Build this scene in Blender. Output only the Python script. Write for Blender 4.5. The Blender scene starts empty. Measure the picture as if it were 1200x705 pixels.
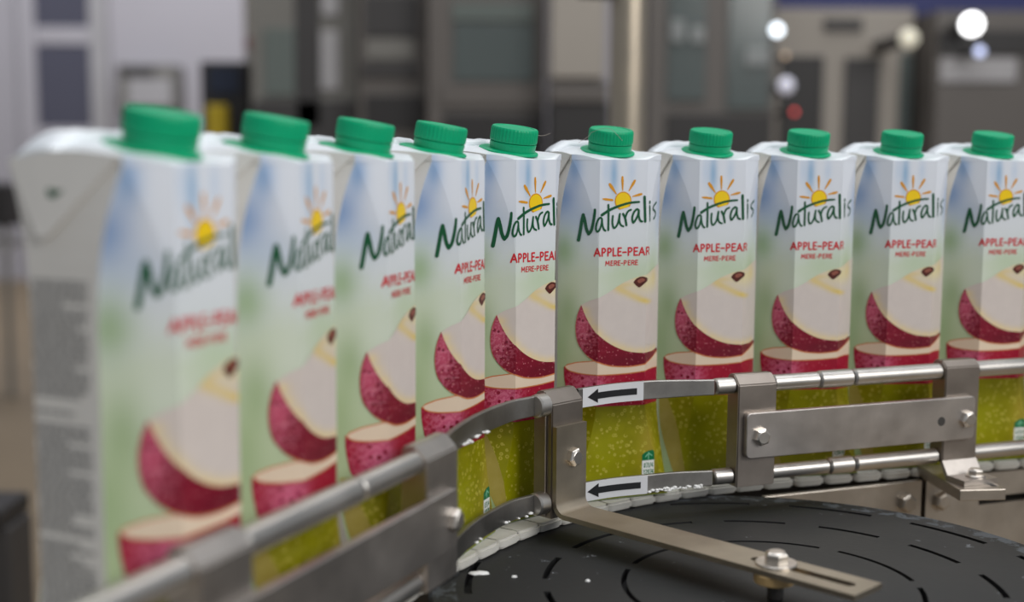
import bpy, bmesh, math, random
from mathutils import Vector, Matrix
from mathutils.geometry import tessellate_polygon
random.seed(4)
PI = math.pi
SC = bpy.context.scene
COL = SC.collection
HC = 1.17                       # height of the camera above the factory floor (m)

# ------------------------------------------------------------------ camera, world, light, exposure
cam_data = bpy.data.cameras.new('camera')
cam = bpy.data.objects.new('camera', cam_data); COL.objects.link(cam)
cam_data.sensor_width = 36.0
cam_data.lens = 45.48
cam.matrix_world = Matrix.Translation((0, 0, HC)) @ Matrix.Rotation(PI/2 - 0.11641, 4, 'X') @ Matrix.Rotation(0.0058, 4, 'Z')
cam_data.clip_start = 0.02
cam_data.dof.use_dof = True
cam_data.dof.focus_distance = 0.775
cam_data.dof.aperture_fstop = 3.9
SC.camera = cam

SC.view_settings.view_transform = 'Standard'
SC.view_settings.look = 'None'
SC.view_settings.gamma = 1.0
SC.view_settings.use_curve_mapping = False
SC.view_settings.exposure = 0.0

world = bpy.data.worlds.new('factory_air'); SC.world = world
world.use_nodes = True
wb = world.node_tree.nodes['Background']
wb.inputs['Color'].default_value = (0.86, 0.92, 1.0, 1)
wb.inputs['Strength'].default_value = 0.29

def area(name, loc, target, sx, sy, power, col=(1, 1, 1)):
    d = bpy.data.lights.new(name, 'AREA'); d.shape = 'RECTANGLE'; d.size = sx; d.size_y = sy
    d.energy = power; d.color = col
    o = bpy.data.objects.new(name, d); COL.objects.link(o)
    o.location = loc
    o.rotation_euler = (Vector(target) - Vector(loc)).to_track_quat('-Z', 'Y').to_euler()
    return o
area('hall_lamp_over_line', (0.5, 0.9, 4.2), (0.2, 0.9, 0.9), 1.6, 3.2, 66, (0.97, 0.98, 1.0))
area('hall_lamp_behind_viewer', (2.4, -1.5, 2.9), (0.1, 0.8, 1.05), 2.2, 1.8, 84, (1.0, 0.98, 0.95))
area('hall_lamp_over_machines', (0.3, 3.6, 4.4), (0.2, 5.2, 1.0), 4.0, 1.2, 70, (1.0, 0.97, 0.94))
area('hall_lamp_by_the_doors', (-2.5, 8.0, 5.0), (-3.4, 11.0, 1.4), 2.0, 2.0, 165, (0.96, 0.96, 1.0))

# ------------------------------------------------------------------ helpers
def lin(c):
    return tuple(((x/255)/12.92 if x/255 <= 0.04045 else ((x/255+0.055)/1.055)**2.4) for x in c[:3])

class NT:
    """small wrapper to write node trees"""
    def __init__(self, name, rough=0.5, metallic=0.0, spec=0.5):
        self.m = bpy.data.materials.new(name); self.m.use_nodes = True
        self.t = self.m.node_tree; self.b = self.t.nodes['Principled BSDF']
        self.b.inputs['Roughness'].default_value = rough
        self.b.inputs['Metallic'].default_value = metallic
        self.b.inputs['Specular IOR Level'].default_value = spec
    def n(self, typ, **kw):
        x = self.t.nodes.new(typ)
        for k, v in kw.items(): setattr(x, k, v)
        return x
    def put(self, sock, v):
        if isinstance(v, bpy.types.NodeSocket): self.t.links.new(v, sock)
        elif isinstance(v, (tuple, list)): sock.default_value = tuple(v) + ((1,) if len(v) == 3 and len(sock.default_value) == 4 else ())
        else: sock.default_value = v
    def math(self, op, a, b=0.0, clamp=False):
        x = self.n('ShaderNodeMath', operation=op, use_clamp=clamp)
        self.put(x.inputs[0], a); self.put(x.inputs[1], b); return x.outputs[0]
    def mix(self, f, a, b):
        x = self.n('ShaderNodeMix', data_type='RGBA')
        self.put(x.inputs['Factor'], f); self.put(x.inputs[6], a); self.put(x.inputs[7], b); return x.outputs[2]
    def noise(self, scale, detail=3, vec=None, rough=0.5):
        x = self.n('ShaderNodeTexNoise'); x.inputs['Scale'].default_value = scale
        x.inputs['Detail'].default_value = detail; x.inputs['Roughness'].default_value = rough
        if vec is not None: self.t.links.new(vec, x.inputs['Vector'])
        return x.outputs['Fac']
    def voronoi(self, scale, vec=None, feature='F1'):
        x = self.n('ShaderNodeTexVoronoi', feature=feature); x.inputs['Scale'].default_value = scale
        if vec is not None: self.t.links.new(vec, x.inputs['Vector'])
        return x.outputs['Distance']
    def ramp(self, f, stops):
        x = self.n('ShaderNodeValToRGB'); e = x.color_ramp.elements
        while len(e) < len(stops): e.new(0.5)
        for i, (p, c) in enumerate(stops):
            e[i].position = p; e[i].color = tuple(c) + (1,) if len(c) == 3 else c
        self.put(x.inputs[0], f); return x.outputs[0]
    def uv(self):
        x = self.n('ShaderNodeUVMap'); x.uv_map = 'print'
        s = self.n('ShaderNodeSeparateXYZ'); self.t.links.new(x.outputs[0], s.inputs[0])
        return x.outputs[0], s.outputs[0], s.outputs[1]
    def obj(self):
        return self.n('ShaderNodeTexCoord').outputs['Object']
    def blob(self, U, V, u0, v0, su, sv, amt):
        a = self.math('DIVIDE', self.math('SUBTRACT', U, u0), su)
        b = self.math('DIVIDE', self.math('SUBTRACT', V, v0), sv)
        r = self.math('ADD', self.math('MULTIPLY', a, a), self.math('MULTIPLY', b, b))
        return self.math('MULTIPLY', self.math('POWER', 2.718, self.math('MULTIPLY', r, -1.0)), amt)
    def color(self, c): self.put(self.b.inputs['Base Color'], c)
    def bump(self, h, strength=0.2, dist=0.001):
        x = self.n('ShaderNodeBump'); x.inputs['Strength'].default_value = strength; x.inputs['Distance'].default_value = dist
        self.put(x.inputs['Height'], h); self.t.links.new(x.outputs[0], self.b.inputs['Normal'])

def plain(name, c, rough=0.5, metallic=0.0, var=0.06, scale=8, spec=0.5):
    k = NT(name, rough, metallic, spec); c = lin(c)
    n = k.noise(scale, 4, k.obj())
    k.color(k.mix(n, tuple(x*(1-var) for x in c), tuple(min(1, x*(1+var)) for x in c)))
    return k.m
def emitter(name, c, s):
    m = bpy.data.materials.new(name); m.use_nodes = True; t = m.node_tree
    b = t.nodes['Principled BSDF']; b.inputs['Base Color'].default_value = lin(c) + (1,)
    b.inputs['Emission Color'].default_value = lin(c) + (1,); b.inputs['Emission Strength'].default_value = s
    return m

def steel(name, c, rough=0.38, var=0.18, scale=60, stretch=(1, 1, 1)):
    k = NT(name, rough, 1.0); c = lin(c)
    mp = k.n('ShaderNodeMapping'); mp.inputs['Scale'].default_value = stretch
    k.t.links.new(k.obj(), mp.inputs['Vector'])
    n = k.noise(scale, 6, mp.outputs[0], 0.65); n2 = k.noise(28, 4, k.obj())
    f = k.math('ADD', k.math('MULTIPLY', n, 0.5), k.math('MULTIPLY', n2, 0.5))
    k.color(k.mix(f, tuple(x*(1-var*2) for x in c), tuple(min(1, x*(1+var*2)) for x in c)))
    k.put(k.b.inputs['Roughness'], k.math('ADD', k.math('MULTIPLY', n2, 0.22), rough-0.11))
    return k.m

M = {}
M['steel'] = steel('brushed_steel', (196, 189, 183), 0.40)
M['bracket'] = steel('dull_bracket_steel', (154, 145, 137), 0.44)
M['rod'] = steel('polished_steel_rod', (200, 196, 191), 0.38, 0.12, 30)
M['bolt'] = steel('bolt_steel', (212, 206, 198), 0.33, 0.2, 120)
M['strip'] = steel('worn_steel_strip', (158, 155, 151), 0.42, 0.32, 70)
M['arm'] = steel('dull_steel_arm', (168, 158, 142), 0.46, 0.16, 60)
M['frame'] = steel('stained_steel_plate', (186, 178, 168), 0.42, 0.22, 40)
M['dark_steel'] = plain('dark_machine_paint', (60, 58, 56), 0.5)
M['black'] = plain('black_rubber', (14, 14, 15), 0.6)
M['chain'] = plain('white_chain_plastic', (208, 206, 199), 0.42, 0, 0.08, 60)
M['foam'] = plain('dried_white_foam', (232, 232, 230), 0.7, 0, 0.04, 200)
M['brass'] = plain('bronze_bushing', (188, 158, 108), 0.45)
M['sticker'] = plain('white_vinyl', (214, 215, 218), 0.42, 0, 0.03, 120)
M['ink'] = plain('black_ink', (18, 20, 24), 0.5, 0, 0.3, 220)
M['fibre'] = plain('pale_fibre', (170, 160, 150), 0.6)

k = NT('green_cap_plastic', 0.40, 0.0, 0.28); k.color(lin((0, 162, 112))); k.b.inputs['Subsurface Weight'].default_value = 0.0; M['cap'] = k.m
k = NT('carton_white_board', 0.36); n_ = k.noise(14, 3, k.obj())
k.color(k.mix(n_, lin((226, 223, 218)), lin((236, 235, 231)))); M['white'] = k.m
k = NT('carton_top_board', 0.30); n_ = k.noise(40, 3, k.obj())
k.color(k.mix(n_, lin((218, 224, 230)), lin((232, 236, 240)))); M['top'] = k.m
M['text_grey'] = plain('grey_print', (146, 145, 144), 0.5, 0, 0.1, 300)

# sky-to-meadow print on the carton front (colours of the printed picture itself)
k = NT('sky_and_meadow_print', 0.36, 0.0, 0.28)
uvv, U, V = k.uv()
wob = k.math('MULTIPLY', k.math('SUBTRACT', k.noise(9, 3, uvv), 0.5), 0.16)
Vw = k.math('ADD', V, wob)
c = k.ramp(k.math('DIVIDE', Vw, 2.2), [(0.0, lin((150, 170, 120))), (0.30, lin((176, 194, 152))), (0.5, lin((190, 204, 172))),
    (0.66, lin((202, 212, 194))), (0.74, lin((214, 220, 224))), (0.88, lin((220, 225, 234))), (1.0, lin((222, 228, 238)))])
for u0, v0, su, sv, col, amt in [
    (-0.41, 1.93, 0.10, 0.14, (90, 134, 190), 0.75), (-0.33, 2.12, 0.05, 0.10, (112, 156, 206), 0.75),
    (-0.30, 1.80, 0.12, 0.10, (170, 188, 212), 0.5),
    (-0.40, 1.60, 0.09, 0.13, (136, 166, 112), 0.75), (-0.36, 1.22, 0.08, 0.15, (132, 160, 104), 0.6), (-0.42, 0.95, 0.08, 0.2, (140, 166, 112), 0.5),
    (-0.20, 1.33, 0.12, 0.2, (214, 222, 210), 0.5),
    (-0.07, 2.08, 0.03, 0.13, (120, 168, 208), 0.75), (-0.125, 2.10, 0.03, 0.10, (164, 194, 228), 0.35), (0.055, 2.10, 0.03, 0.08, (164, 194, 228), 0.35),
    (0.05, 1.47, 0.16, 0.10, (176, 200, 160), 0.45), (0.30, 1.45, 0.10, 0.18, (168, 190, 140), 0.5), (0.42, 1.9, 0.08, 0.2, (120, 156, 204), 0.5)]:
    c = k.mix(k.blob(U, V, u0, v0, su, sv, amt), c, lin(col))
k.color(c); M['print'] = k.m

k = NT('red_apple_skin_print', 0.36, 0.0, 0.28)
uvv, U, V = k.uv()
n1 = k.noise(16, 4, uvv); base = k.mix(n1, lin((104, 10, 32)), lin((138, 22, 46)))
base = k.mix(k.blob(U, V, -0.27, 1.14, 0.055, 0.13, 0.85), base, lin((196, 84, 112)))
base = k.mix(k.blob(U, V, 0.12, 0.90, 0.22, 0.05, 0.6), base, lin((92, 18, 34)))
d = k.voronoi(46, uvv); dots = k.math('LESS_THAN', d, 0.20)
sel = k.math('GREATER_THAN', k.noise(60, 1, uvv), 0.52)
base = k.mix(k.math('MULTIPLY', k.math('MULTIPLY', dots, sel), 0.7), base, lin((206, 110, 130)))
lt = k.blob(U, V, -0.26, 1.10, 0.09, 0.16, 1.0)
base = k.mix(k.math('MULTIPLY', k.math('MULTIPLY', k.math('GREATER_THAN', k.noise(50, 3, uvv, 0.6), 0.52), lt), 0.5), base, lin((214, 128, 150)))
d2 = k.voronoi(27, uvv); base = k.mix(k.math('MULTIPLY', k.math('MULTIPLY', k.math('LESS_THAN', d2, 0.27), k.math('ADD', lt, 0.2)), 0.8), base, lin((104, 6, 34)))
d3 = k.voronoi(36, uvv); base = k.mix(k.math('MULTIPLY', k.math('LESS_THAN', d3, 0.15), 0.6), base, lin((222, 150, 150)))
k.color(base); M['skin'] = k.m

k = NT('pink_apple_skin_print', 0.36, 0.0, 0.28)
uvv, U, V = k.uv()
n1 = k.noise(16, 4, uvv); base = k.mix(n1, lin((142, 14, 40)), lin((172, 30, 56)))
base = k.mix(k.blob(U, V, -0.22, 0.72, 0.09, 0.12, 0.8), base, lin((214, 104, 142)))
base = k.mix(k.blob(U, V, 0.15, 0.74, 0.05, 0.1, 0.5), base, lin((140, 14, 44)))
pk = k.blob(U, V, -0.24, 0.74, 0.13, 0.14, 1.0)
mo = k.math('MULTIPLY', k.math('MULTIPLY', k.math('GREATER_THAN', k.noise(44, 3, uvv, 0.6), 0.50), pk), 0.45)
base = k.mix(mo, base, lin((226, 138, 164)))
d = k.voronoi(25, uvv); base = k.mix(k.math('MULTIPLY', k.math('MULTIPLY', k.math('LESS_THAN', d, 0.30), k.math('ADD', pk, 0.15)), 0.9), base, lin((132, 8, 40)))
d = k.voronoi(40, uvv); base = k.mix(k.math('MULTIPLY', k.math('LESS_THAN', d, 0.16), 0.5), base, lin((232, 150, 160)))
k.color(base); M['skin_low'] = k.m

k = NT('apple_flesh_print', 0.36, 0.0, 0.28)
uvv, U, V = k.uv()
base = k.mix(k.noise(12, 3, uvv), lin((204, 194, 189)), lin((214, 204, 198)))
base = k.mix(k.blob(U, V, 0.20, 1.395, 0.17, 0.07, 0.75), base, lin((230, 216, 160)))
for u0, v0, su, sv, a_ in [(-0.03, 1.365, 0.04, 0.022, .5), (-0.005, 1.35, 0.04, 0.02, .4), (0.02, 1.338, 0.04, 0.018, .4), (0.05, 1.324, 0.04, 0.017, .4), (0.08, 1.310, 0.04, 0.016, .5), (0.11, 1.296, 0.04, 0.016, .5), (0.14, 1.284, 0.04, 0.015, .6), (0.17, 1.276, 0.04, 0.015, .7), (0.20, 1.270, 0.04, 0.015, .5), (0.24, 1.265, 0.05, 0.015, .5),
                           (0.02, 1.385, 0.06, 0.016, .4), (0.10, 1.43, 0.05, 0.016, .35), (0.32, 1.42, 0.05, 0.06, .4)]:
    base = k.mix(k.blob(U, V, u0, v0, su, sv, a_), base, lin((222, 194, 92)))
for u0, v0 in [(-0.262, 1.22), (-0.24, 1.165), (-0.205, 1.115), (-0.165, 1.075), (-0.115, 1.035), (-0.055, 1.0), (0.0, 0.975), (0.06, 0.957), (0.13, 0.948), (0.2, 0.945), (0.28, 0.94), (0.36, 0.94)]:
    base = k.mix(k.blob(U, V, u0, v0, 0.04, 0.03, 0.6), base, lin((232, 206, 132)))
k.color(base); M['flesh'] = k.m
M['flesh_edge'] = plain('yellow_flesh_edge_print', (224, 202, 128), 0.3, 0, 0.06, 90)
M['core'] = plain('yellow_core_print', (216, 190, 96), 0.3, 0, 0.1, 120)
M['core_in'] = plain('pale_core_print', (226, 212, 158), 0.3, 0, 0.05, 120)
M['seed'] = plain('brown_seed_print', (84, 34, 26), 0.3, 0, 0.5, 260)
M['seed_light'] = plain('light_brown_seed_print', (150, 88, 72), 0.3, 0, 0.4, 260)
M['orange_edge'] = plain('orange_edge_print', (204, 122, 74), 0.3, 0, 0.12, 90)
M['cream'] = plain('cream_slice_print', (228, 208, 184), 0.3, 0, 0.05, 60)

k = NT('yellow_green_pear_print', 0.36, 0.0, 0.28)
uvv, U, V = k.uv()
base = k.mix(k.noise(10, 4, uvv), lin((112, 108, 0)), lin((152, 148, 8)))
base = k.mix(k.blob(U, V, -0.12, 0.28, 0.16, 0.22, 0.4), base, lin((160, 164, 10)))
base = k.mix(k.blob(U, V, 0.22, 0.34, 0.08, 0.22, 0.7), base, lin((170, 150, 54)))
base = k.mix(k.blob(U, V, 0.05, 0.02, 0.25, 0.10, 0.5), base, lin((108, 120, 0)))
d = k.voronoi(27, uvv); sel = k.math('GREATER_THAN', k.noise(34, 1, uvv), 0.40)
ring = k.math('MULTIPLY', k.math('LESS_THAN', d, 0.32), k.math('GREATER_THAN', d, 0.17))
base = k.mix(k.math('MULTIPLY', k.math('MULTIPLY', ring, sel), 0.8), base, lin((184, 174, 72)))
base = k.mix(k.math('MULTIPLY', k.math('MULTIPLY', k.math('LESS_THAN', d, 0.17), sel), 0.35), base, lin((160, 152, 40)))
k.color(base); M['pear'] = k.m
k = NT('tan_pear_highlight_print', 0.36, 0.0, 0.28)
uvv, U, V = k.uv()
k.color(k.mix(k.noise(14, 4, uvv), lin((146, 132, 44)), lin((170, 154, 84)))); M['pear_tan'] = k.m
M['pear_dark'] = plain('olive_pear_base_print', (112, 102, 36), 0.3, 0, 0.15, 120)
M['logo'] = plain('green_lettering_print', (0, 82, 46), 0.3, 0, 0.08, 200)
M['red_text'] = plain('red_lettering_print', (204, 34, 46), 0.3, 0, 0.06, 200)
M['sun'] = plain('yellow_sun_print', (244, 206, 10), 0.3, 0, 0.06, 200)
M['sun_rim'] = plain('orange_sun_print', (218, 150, 24), 0.3, 0, 0.08, 200)
M['mark_green'] = plain('dark_green_mark_print', (10, 112, 66), 0.3, 0, 0.08, 200)
M['mark_pale'] = plain('pale_green_mark_print', (120, 186, 150), 0.3, 0, 0.08, 200)
M['mark_white'] = plain('white_mark_print', (232, 234, 230), 0.3, 0, 0.02, 200)

# black rubbery disc with dried smears
k = NT('matt_black_disc', 0.5)
oc = k.obj()
n1 = k.noise(5, 5, oc, 0.6)
base = k.mix(n1, lin((14, 15, 15)), lin((30, 31, 32)))
sm = k.math('MULTIPLY', k.math('GREATER_THAN', k.noise(90, 5, oc, 0.7), 0.66), k.math('GREATER_THAN', k.noise(9, 3, oc), 0.53))
base = k.mix(k.math('MULTIPLY', sm, 0.5), base, lin((150, 154, 160)))
sep = k.n('ShaderNodeSeparateXYZ'); k.t.links.new(oc, sep.inputs[0])
rr = k.math('SQRT', k.math('ADD', k.math('MULTIPLY', sep.outputs[0], sep.outputs[0]), k.math('MULTIPLY', sep.outputs[1], sep.outputs[1])))
edge = k.math('MULTIPLY', k.math('GREATER_THAN', rr, 0.168), k.math('GREATER_THAN', k.noise(60, 5, oc, 0.75), 0.52))
base = k.mix(k.math('MULTIPLY', edge, 0.22), base, lin((130, 138, 146)))
k.color(base); k.put(k.b.inputs['Roughness'], k.math('ADD', k.math('MULTIPLY', n1, 0.3), 0.46)); k.bump(k.noise(240, 3, oc), 0.15, 0.0006)
M['disc'] = k.m

def link_mesh(name, bm, mats, parent=None, smooth=None, loc=None):
    me = bpy.data.meshes.new(name); bm.normal_update(); bm.to_mesh(me); bm.free()
    for m in (mats if isinstance(mats, (list, tuple)) else [mats]): me.materials.append(m)
    if smooth is not None:
        for p in me.polygons: p.use_smooth = True
        me.set_sharp_from_angle(angle=math.radians(smooth))
    o = bpy.data.objects.new(name, me); COL.objects.link(o)
    if parent is not None: o.parent = parent
    if loc is not None: o.location = loc
    return o
def thing(name, label, cat, loc=(0, 0, 0), rotz=0.0, group=None):
    o = bpy.data.objects.new(name, None); COL.objects.link(o)
    o.empty_display_size = 0.02
    o.location = loc; o.rotation_euler = (0, 0, rotz); tag(o, label, cat, group); return o
def tag(o, label, cat, group=None, kind=None):
    o['label'] = label; o['category'] = cat
    if group: o['group'] = group
    if kind: o['kind'] = kind
    return o

def bm_box(bm, lo, hi, mat=0, bevel=0.0, seg=2, M4=None):
    ret = bmesh.ops.create_cube(bm, size=1.0); vs = ret['verts']
    for v in vs:
        v.co = Vector([lo[i] + (v.co[i] + 0.5)*(hi[i] - lo[i]) for i in range(3)])
    fs = list({f for v in vs for f in v.link_faces})
    for f in fs: f.material_index = mat
    if bevel:
        r = bmesh.ops.bevel(bm, geom=list({e for f in fs for e in f.edges}), offset=bevel, segments=seg, affect='EDGES', profile=0.5)
        vs = list({v for f in r['faces'] for v in f.verts} | {v for v in vs if v.is_valid})
    if M4 is not None:
        for v in set(vs): v.co = M4 @ v.co
    return vs
def bm_lathe(bm, prof, n=32, axis_m=None, mat=0, rfun=None):
    """prof: [(r, z)]; closed with caps"""
    rings = []
    for i, (r, z) in enumerate(prof):
        ring = []
        for j in range(n):
            a = 2*PI*j/n; q = rfun(r, i, j) if rfun else r
            v = bm.verts.new((q*math.cos(a), q*math.sin(a), z))
            if axis_m is not None: v.co = axis_m @ v.co
            ring.append(v)
        rings.append(ring)
    for a, b in zip(rings, rings[1:]):
        for j in range(n):
            f = bm.faces.new((a[j], a[(j+1) % n], b[(j+1) % n], b[j])); f.material_index = mat
    f = bm.faces.new(rings[0][::-1]); f.material_index = mat
    f = bm.faces.new(rings[-1]); f.material_index = mat
def bm_cyl(bm, p0, p1, r, n=24, bev=0.0006, mat=0):
    p0 = Vector(p0); p1 = Vector(p1); d = p1 - p0; L = d.length
    m4 = Matrix.Translation(p0) @ d.to_track_quat('Z', 'Y').to_matrix().to_4x4()
    bev = min(bev, L/3, r/2)
    bm_lathe(bm, [(r-bev, 0), (r, bev), (r, L-bev), (r-bev, L)], n, m4, mat)
def bm_prism(bm, pts, z0, z1, mat=0, M4=None):
    """polygon in xy extruded along z"""
    a = [bm.verts.new((x, y, z0)) for x, y in pts]; b = [bm.verts.new((x, y, z1)) for x, y in pts]
    if M4 is not None:
        for v in a + b: v.co = M4 @ v.co
    n = len(pts); fs = [bm.faces.new(a[::-1]), bm.faces.new(b)]
    for i in range(n): fs.append(bm.faces.new((a[i], a[(i+1) % n], b[(i+1) % n], b[i])))
    for f in fs: f.material_index = mat
    bmesh.ops.recalc_face_normals(bm, faces=fs)
    return fs
def hex_bolt(name, parent, p, axis, r=0.0052, h=0.0042, washer=0.0, mat='bolt', spin=0.3):
    ax = Vector(axis).normalized()
    m4 = Matrix.Translation(Vector(p)) @ ax.to_track_quat('Z', 'Y').to_matrix().to_4x4() @ Matrix.Rotation(spin, 4, 'Z')
    bm = bmesh.new(); z = 0.0
    if washer:
        bw = bmesh.new(); bm_lathe(bw, [(washer, 0), (washer, 0.0011), (washer-0.0004, 0.0015)], 32, m4); z = 0.0015
    bm_lathe(bm, [(r, z), (r, z+h*0.72), (r*0.9, z+h*0.9), (r*0.78, z+h)], 6, m4)
    bm_lathe(bm, [(r*0.74, z+h*0.97), (r*0.70, z+h+0.0002), (r*0.64, z+h+0.0004)], 20, m4)
    o = link_mesh(name, bm, M[mat], parent)
    if washer: link_mesh('washer', bw, M[mat], o, 35)
    return o

def smooth01(t): t = max(0, min(1, t)); return t*t*(3-2*t)
def catmull(pts, n=8, closed=False):
    out = []; N = len(pts)
    rng = N if closed else N-1
    for i in range(rng):
        g = (lambda q: pts[q % N]) if closed else (lambda q: pts[max(0, min(N-1, q))])
        p0, p1, p2, p3 = g(i-1), g(i), g(i+1), g(i+2)
        for s in range(n):
            t = s/n
            out.append(tuple(0.5*((2*p1[d]) + (-p0[d]+p2[d])*t + (2*p0[d]-5*p1[d]+4*p2[d]-p3[d])*t*t + (-p0[d]+3*p1[d]-3*p2[d]+p3[d])*t**3) for d in range(len(p1))))
    if not closed: out.append(tuple(pts[-1]))
    return out

# ------------------------------------------------------------------ the room
def slab(name, lo, hi, mat):
    bm = bmesh.new(); bm_box(bm, lo, hi); o = link_mesh(name, bm, mat); o['kind'] = 'structure'; return o
k = NT('worn_floor_coating', 0.55); oc = k.obj()
k.color(k.mix(k.noise(1.4, 6, oc, 0.6), lin((118, 102, 80)), lin((146, 128, 102)))); M['floor'] = k.m
M['wall'] = plain('painted_wall', (176, 173, 179), 0.7, 0, 0.04, 1.5)
slab('floor', (-8, -4, -0.1), (8, 12.0, 0.0), M['floor'])
slab('wall_back', (-8, 11.4, 0.0), (8, 11.6, 6.0), M['wall'])

# ------------------------------------------------------------------ the carton
W = 0.072; D = 0.070; CH = 0.01923
W2, D2 = W/2, D/2
BASE = HC - 0.2230              # conveyor surface
HTOP = 0.2168
M0 = W2 - CH                    # half width of the flat front panel
APF = (0.0312, -0.0252)         # front top corner, set back from the front
APB = (0.0322, 0.0285)          # rear top corner
ROWS = [0, 0.006, 0.013, 0.021, 0.030, 0.041, 0.053, 0.065, 0.10, 0.1528, 0.162, 0.172, 0.182, 0.191, 0.199, 0.206, 0.212, HTOP]
def lerp2(a, b, t): return (a[0]+(b[0]-a[0])*t, a[1]+(b[1]-a[1])*t)
def keypts(z):
    """front edge point F, crease K and corner edge E on the +x side at height z (front); the same for the rear"""
    if z <= 0.065:
        t = z/0.065; c = max(0.0006, CH*(1-(1-t)**1.5)); F = (W2-c, -D2); K = F; E = (W2, -D2+c); Kb = (W2-c, D2); Eb = (W2, D2-c)
        return F, K, E, Kb, Kb, Eb
    F = (M0, -D2); K = F; E = (W2, -D2+CH); B = (M0, D2); Kb = B; Eb = (W2, D2-CH)
    if z > 0.1528:
        t = (z-0.1528)/(HTOP-0.1528); g = 0.004 + 0.986*t**2.1; h = 0.990*t**2.6
        K = lerp2(F, APF, g); E = lerp2(E, APF, h); Kb = lerp2(B, APB, g); Eb = lerp2(Eb, APB, h)
    return F, K, E, B, Kb, Eb
KEY = [keypts(z) for z in ROWS]
def dist2(a, b): return math.hypot(a[0]-b[0], a[1]-b[1])
KU = [(k_[0][0], k_[0][0] + dist2(k_[0], k_[1]), k_[0][0] + dist2(k_[0], k_[1]) + dist2(k_[1], k_[2])) for k_ in KEY]
def row_at(z):
    z = max(ROWS[0], min(ROWS[-1], z))
    for i in range(len(ROWS)-1):
        if z <= ROWS[i+1]: return i, (z-ROWS[i])/(ROWS[i+1]-ROWS[i])
def front_map(u, z, off):
    """unrolled front (u across, z up) -> carton space, lifted by off along the local normal"""
    i, t = row_at(z); a = abs(u); s = 1 if u > 0 else -1
    F, K, E = (lerp2(KEY[i][q], KEY[i+1][q], t) for q in range(3))
    uf, uk, ue = (KU[i][q] + (KU[i+1][q]-KU[i][q])*t for q in range(3))
    if a <= uf + 1e-9: return Vector((u, -D2 - off, z))
    if a <= uk and uk - uf > 1e-6: p = lerp2(F, K, (a-uf)/(uk-uf)); d = (K[0]-F[0], K[1]-F[1])
    else: p = lerp2(K, E, min(1.0, (a-uk)/max(1e-6, ue-uk))); d = (E[0]-K[0], E[1]-K[1])
    l = math.hypot(*d) or 1
    return Vector((s*(p[0] + d[1]/l*off), p[1] - d[0]/l*off, z))
def side_x(z):
    i, t = row_at(z); return KEY[i][2][0] + (KEY[i+1][2][0]-KEY[i][2][0])*t

PRINT_MATS = ['print', 'white', 'top', 'pear', 'pear_tan', 'pear_dark', 'skin_low', 'orange_edge', 'cream', 'skin', 'flesh_edge', 'flesh', 'core', 'core_in',
              'seed', 'seed_light', 'logo', 'red_text', 'sun', 'sun_rim', 'mark_green', 'mark_pale', 'mark_white', 'text_grey']
PI_ = {n: i for i, n in enumerate(PRINT_MATS)}
V0 = 0.2230
DECALS = []      # (list of polygons in (u, z) metres, material, layer)
def dec(pts, mat, layer): DECALS.append(([[(x/1000, y/1000 + V0) for x, y in pts]], mat, layer))
def stroke(pts, w0, w1, mat, layer, smooth=6):
    p = catmull(pts, smooth) if smooth and len(pts) > 2 else pts
    n = len(p); L = []
    for i, (x, y) in enumerate(p):
        a = p[max(0, i-1)]; b = p[min(n-1, i+1)]; dx, dy = b[0]-a[0], b[1]-a[1]; l = math.hypot(dx, dy) or 1
        w = (w0 + (w1-w0)*i/(n-1))/2
        L.append(((x-dy/l*w, y+dx/l*w), (x+dy/l*w, y-dx/l*w), dx/l, dy/l, w))
    polys = [[a[0], a[1], b[1], b[0]] for a, b in zip(L, L[1:])]
    for (x, y), q, sg in ((p[0], L[0], -1), (p[-1], L[-1], 1)):
        dx, dy, w = q[2], q[3], q[4]
        polys.append([(x + w*(-dy*math.cos(t) + sg*dx*math.sin(t)), y + w*(dx*math.cos(t) + sg*dy*math.sin(t))) for t in (0, PI/5, 2*PI/5, 3*PI/5, 4*PI/5, PI)])
    DECALS.append(([[(x/1000, y/1000 + V0) for x, y in q] for q in polys], mat, layer))

# pear
pear_left = [(-42, -158), (-41.5, -178), (-39, -191), (-35.5, -201.5), (-31.3, -213), (-28, -222.5)]
dec(pear_left + [(44, -222.5), (44, -158)], 'pear', 0)
dec(catmull(pear_left, 4) + catmull([(-19, -222.5), (-22.9, -212), (-28, -186), (-33, -172), (-38, -160)], 4), 'pear_tan', 1)
# lower apple slice
dec(catmull([(-39.2, -137.5), (-39.1, -142.9), (-38.2, -149), (-36.5, -156), (-33, -160)], 4) + [(-16, -161.8), (3, -162.4), (19, -162.8), (47, -165), (47, -139), (10, -138), (-22, -138)], 'skin_low', 2)
lowmid = [(-38.8, -138.0), (-35.2, -140.3), (-27.9, -141.6), (-18.9, -141.9), (-7.1, -142.1), (5.9, -141.9), (18.1, -141.2), (32, -141.5), (46, -142.6)]
lowtop = [(46, -132), (-10, -131), (-21.5, -132.6), (-30.4, -133.8), (-36.9, -135.7), (-39.0, -137.6)]
dec(catmull(lowmid, 4) + lowtop, 'orange_edge', 3)
dec([(x + (0.5 if x < -38 else 0), y + 0.7) for x, y in catmull(lowmid, 4)] + [(46, -132), (-10, -131.6), (-21.5, -133.2), (-30.4, -134.5), (-36.4, -136.3)], 'cream', 4)
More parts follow.
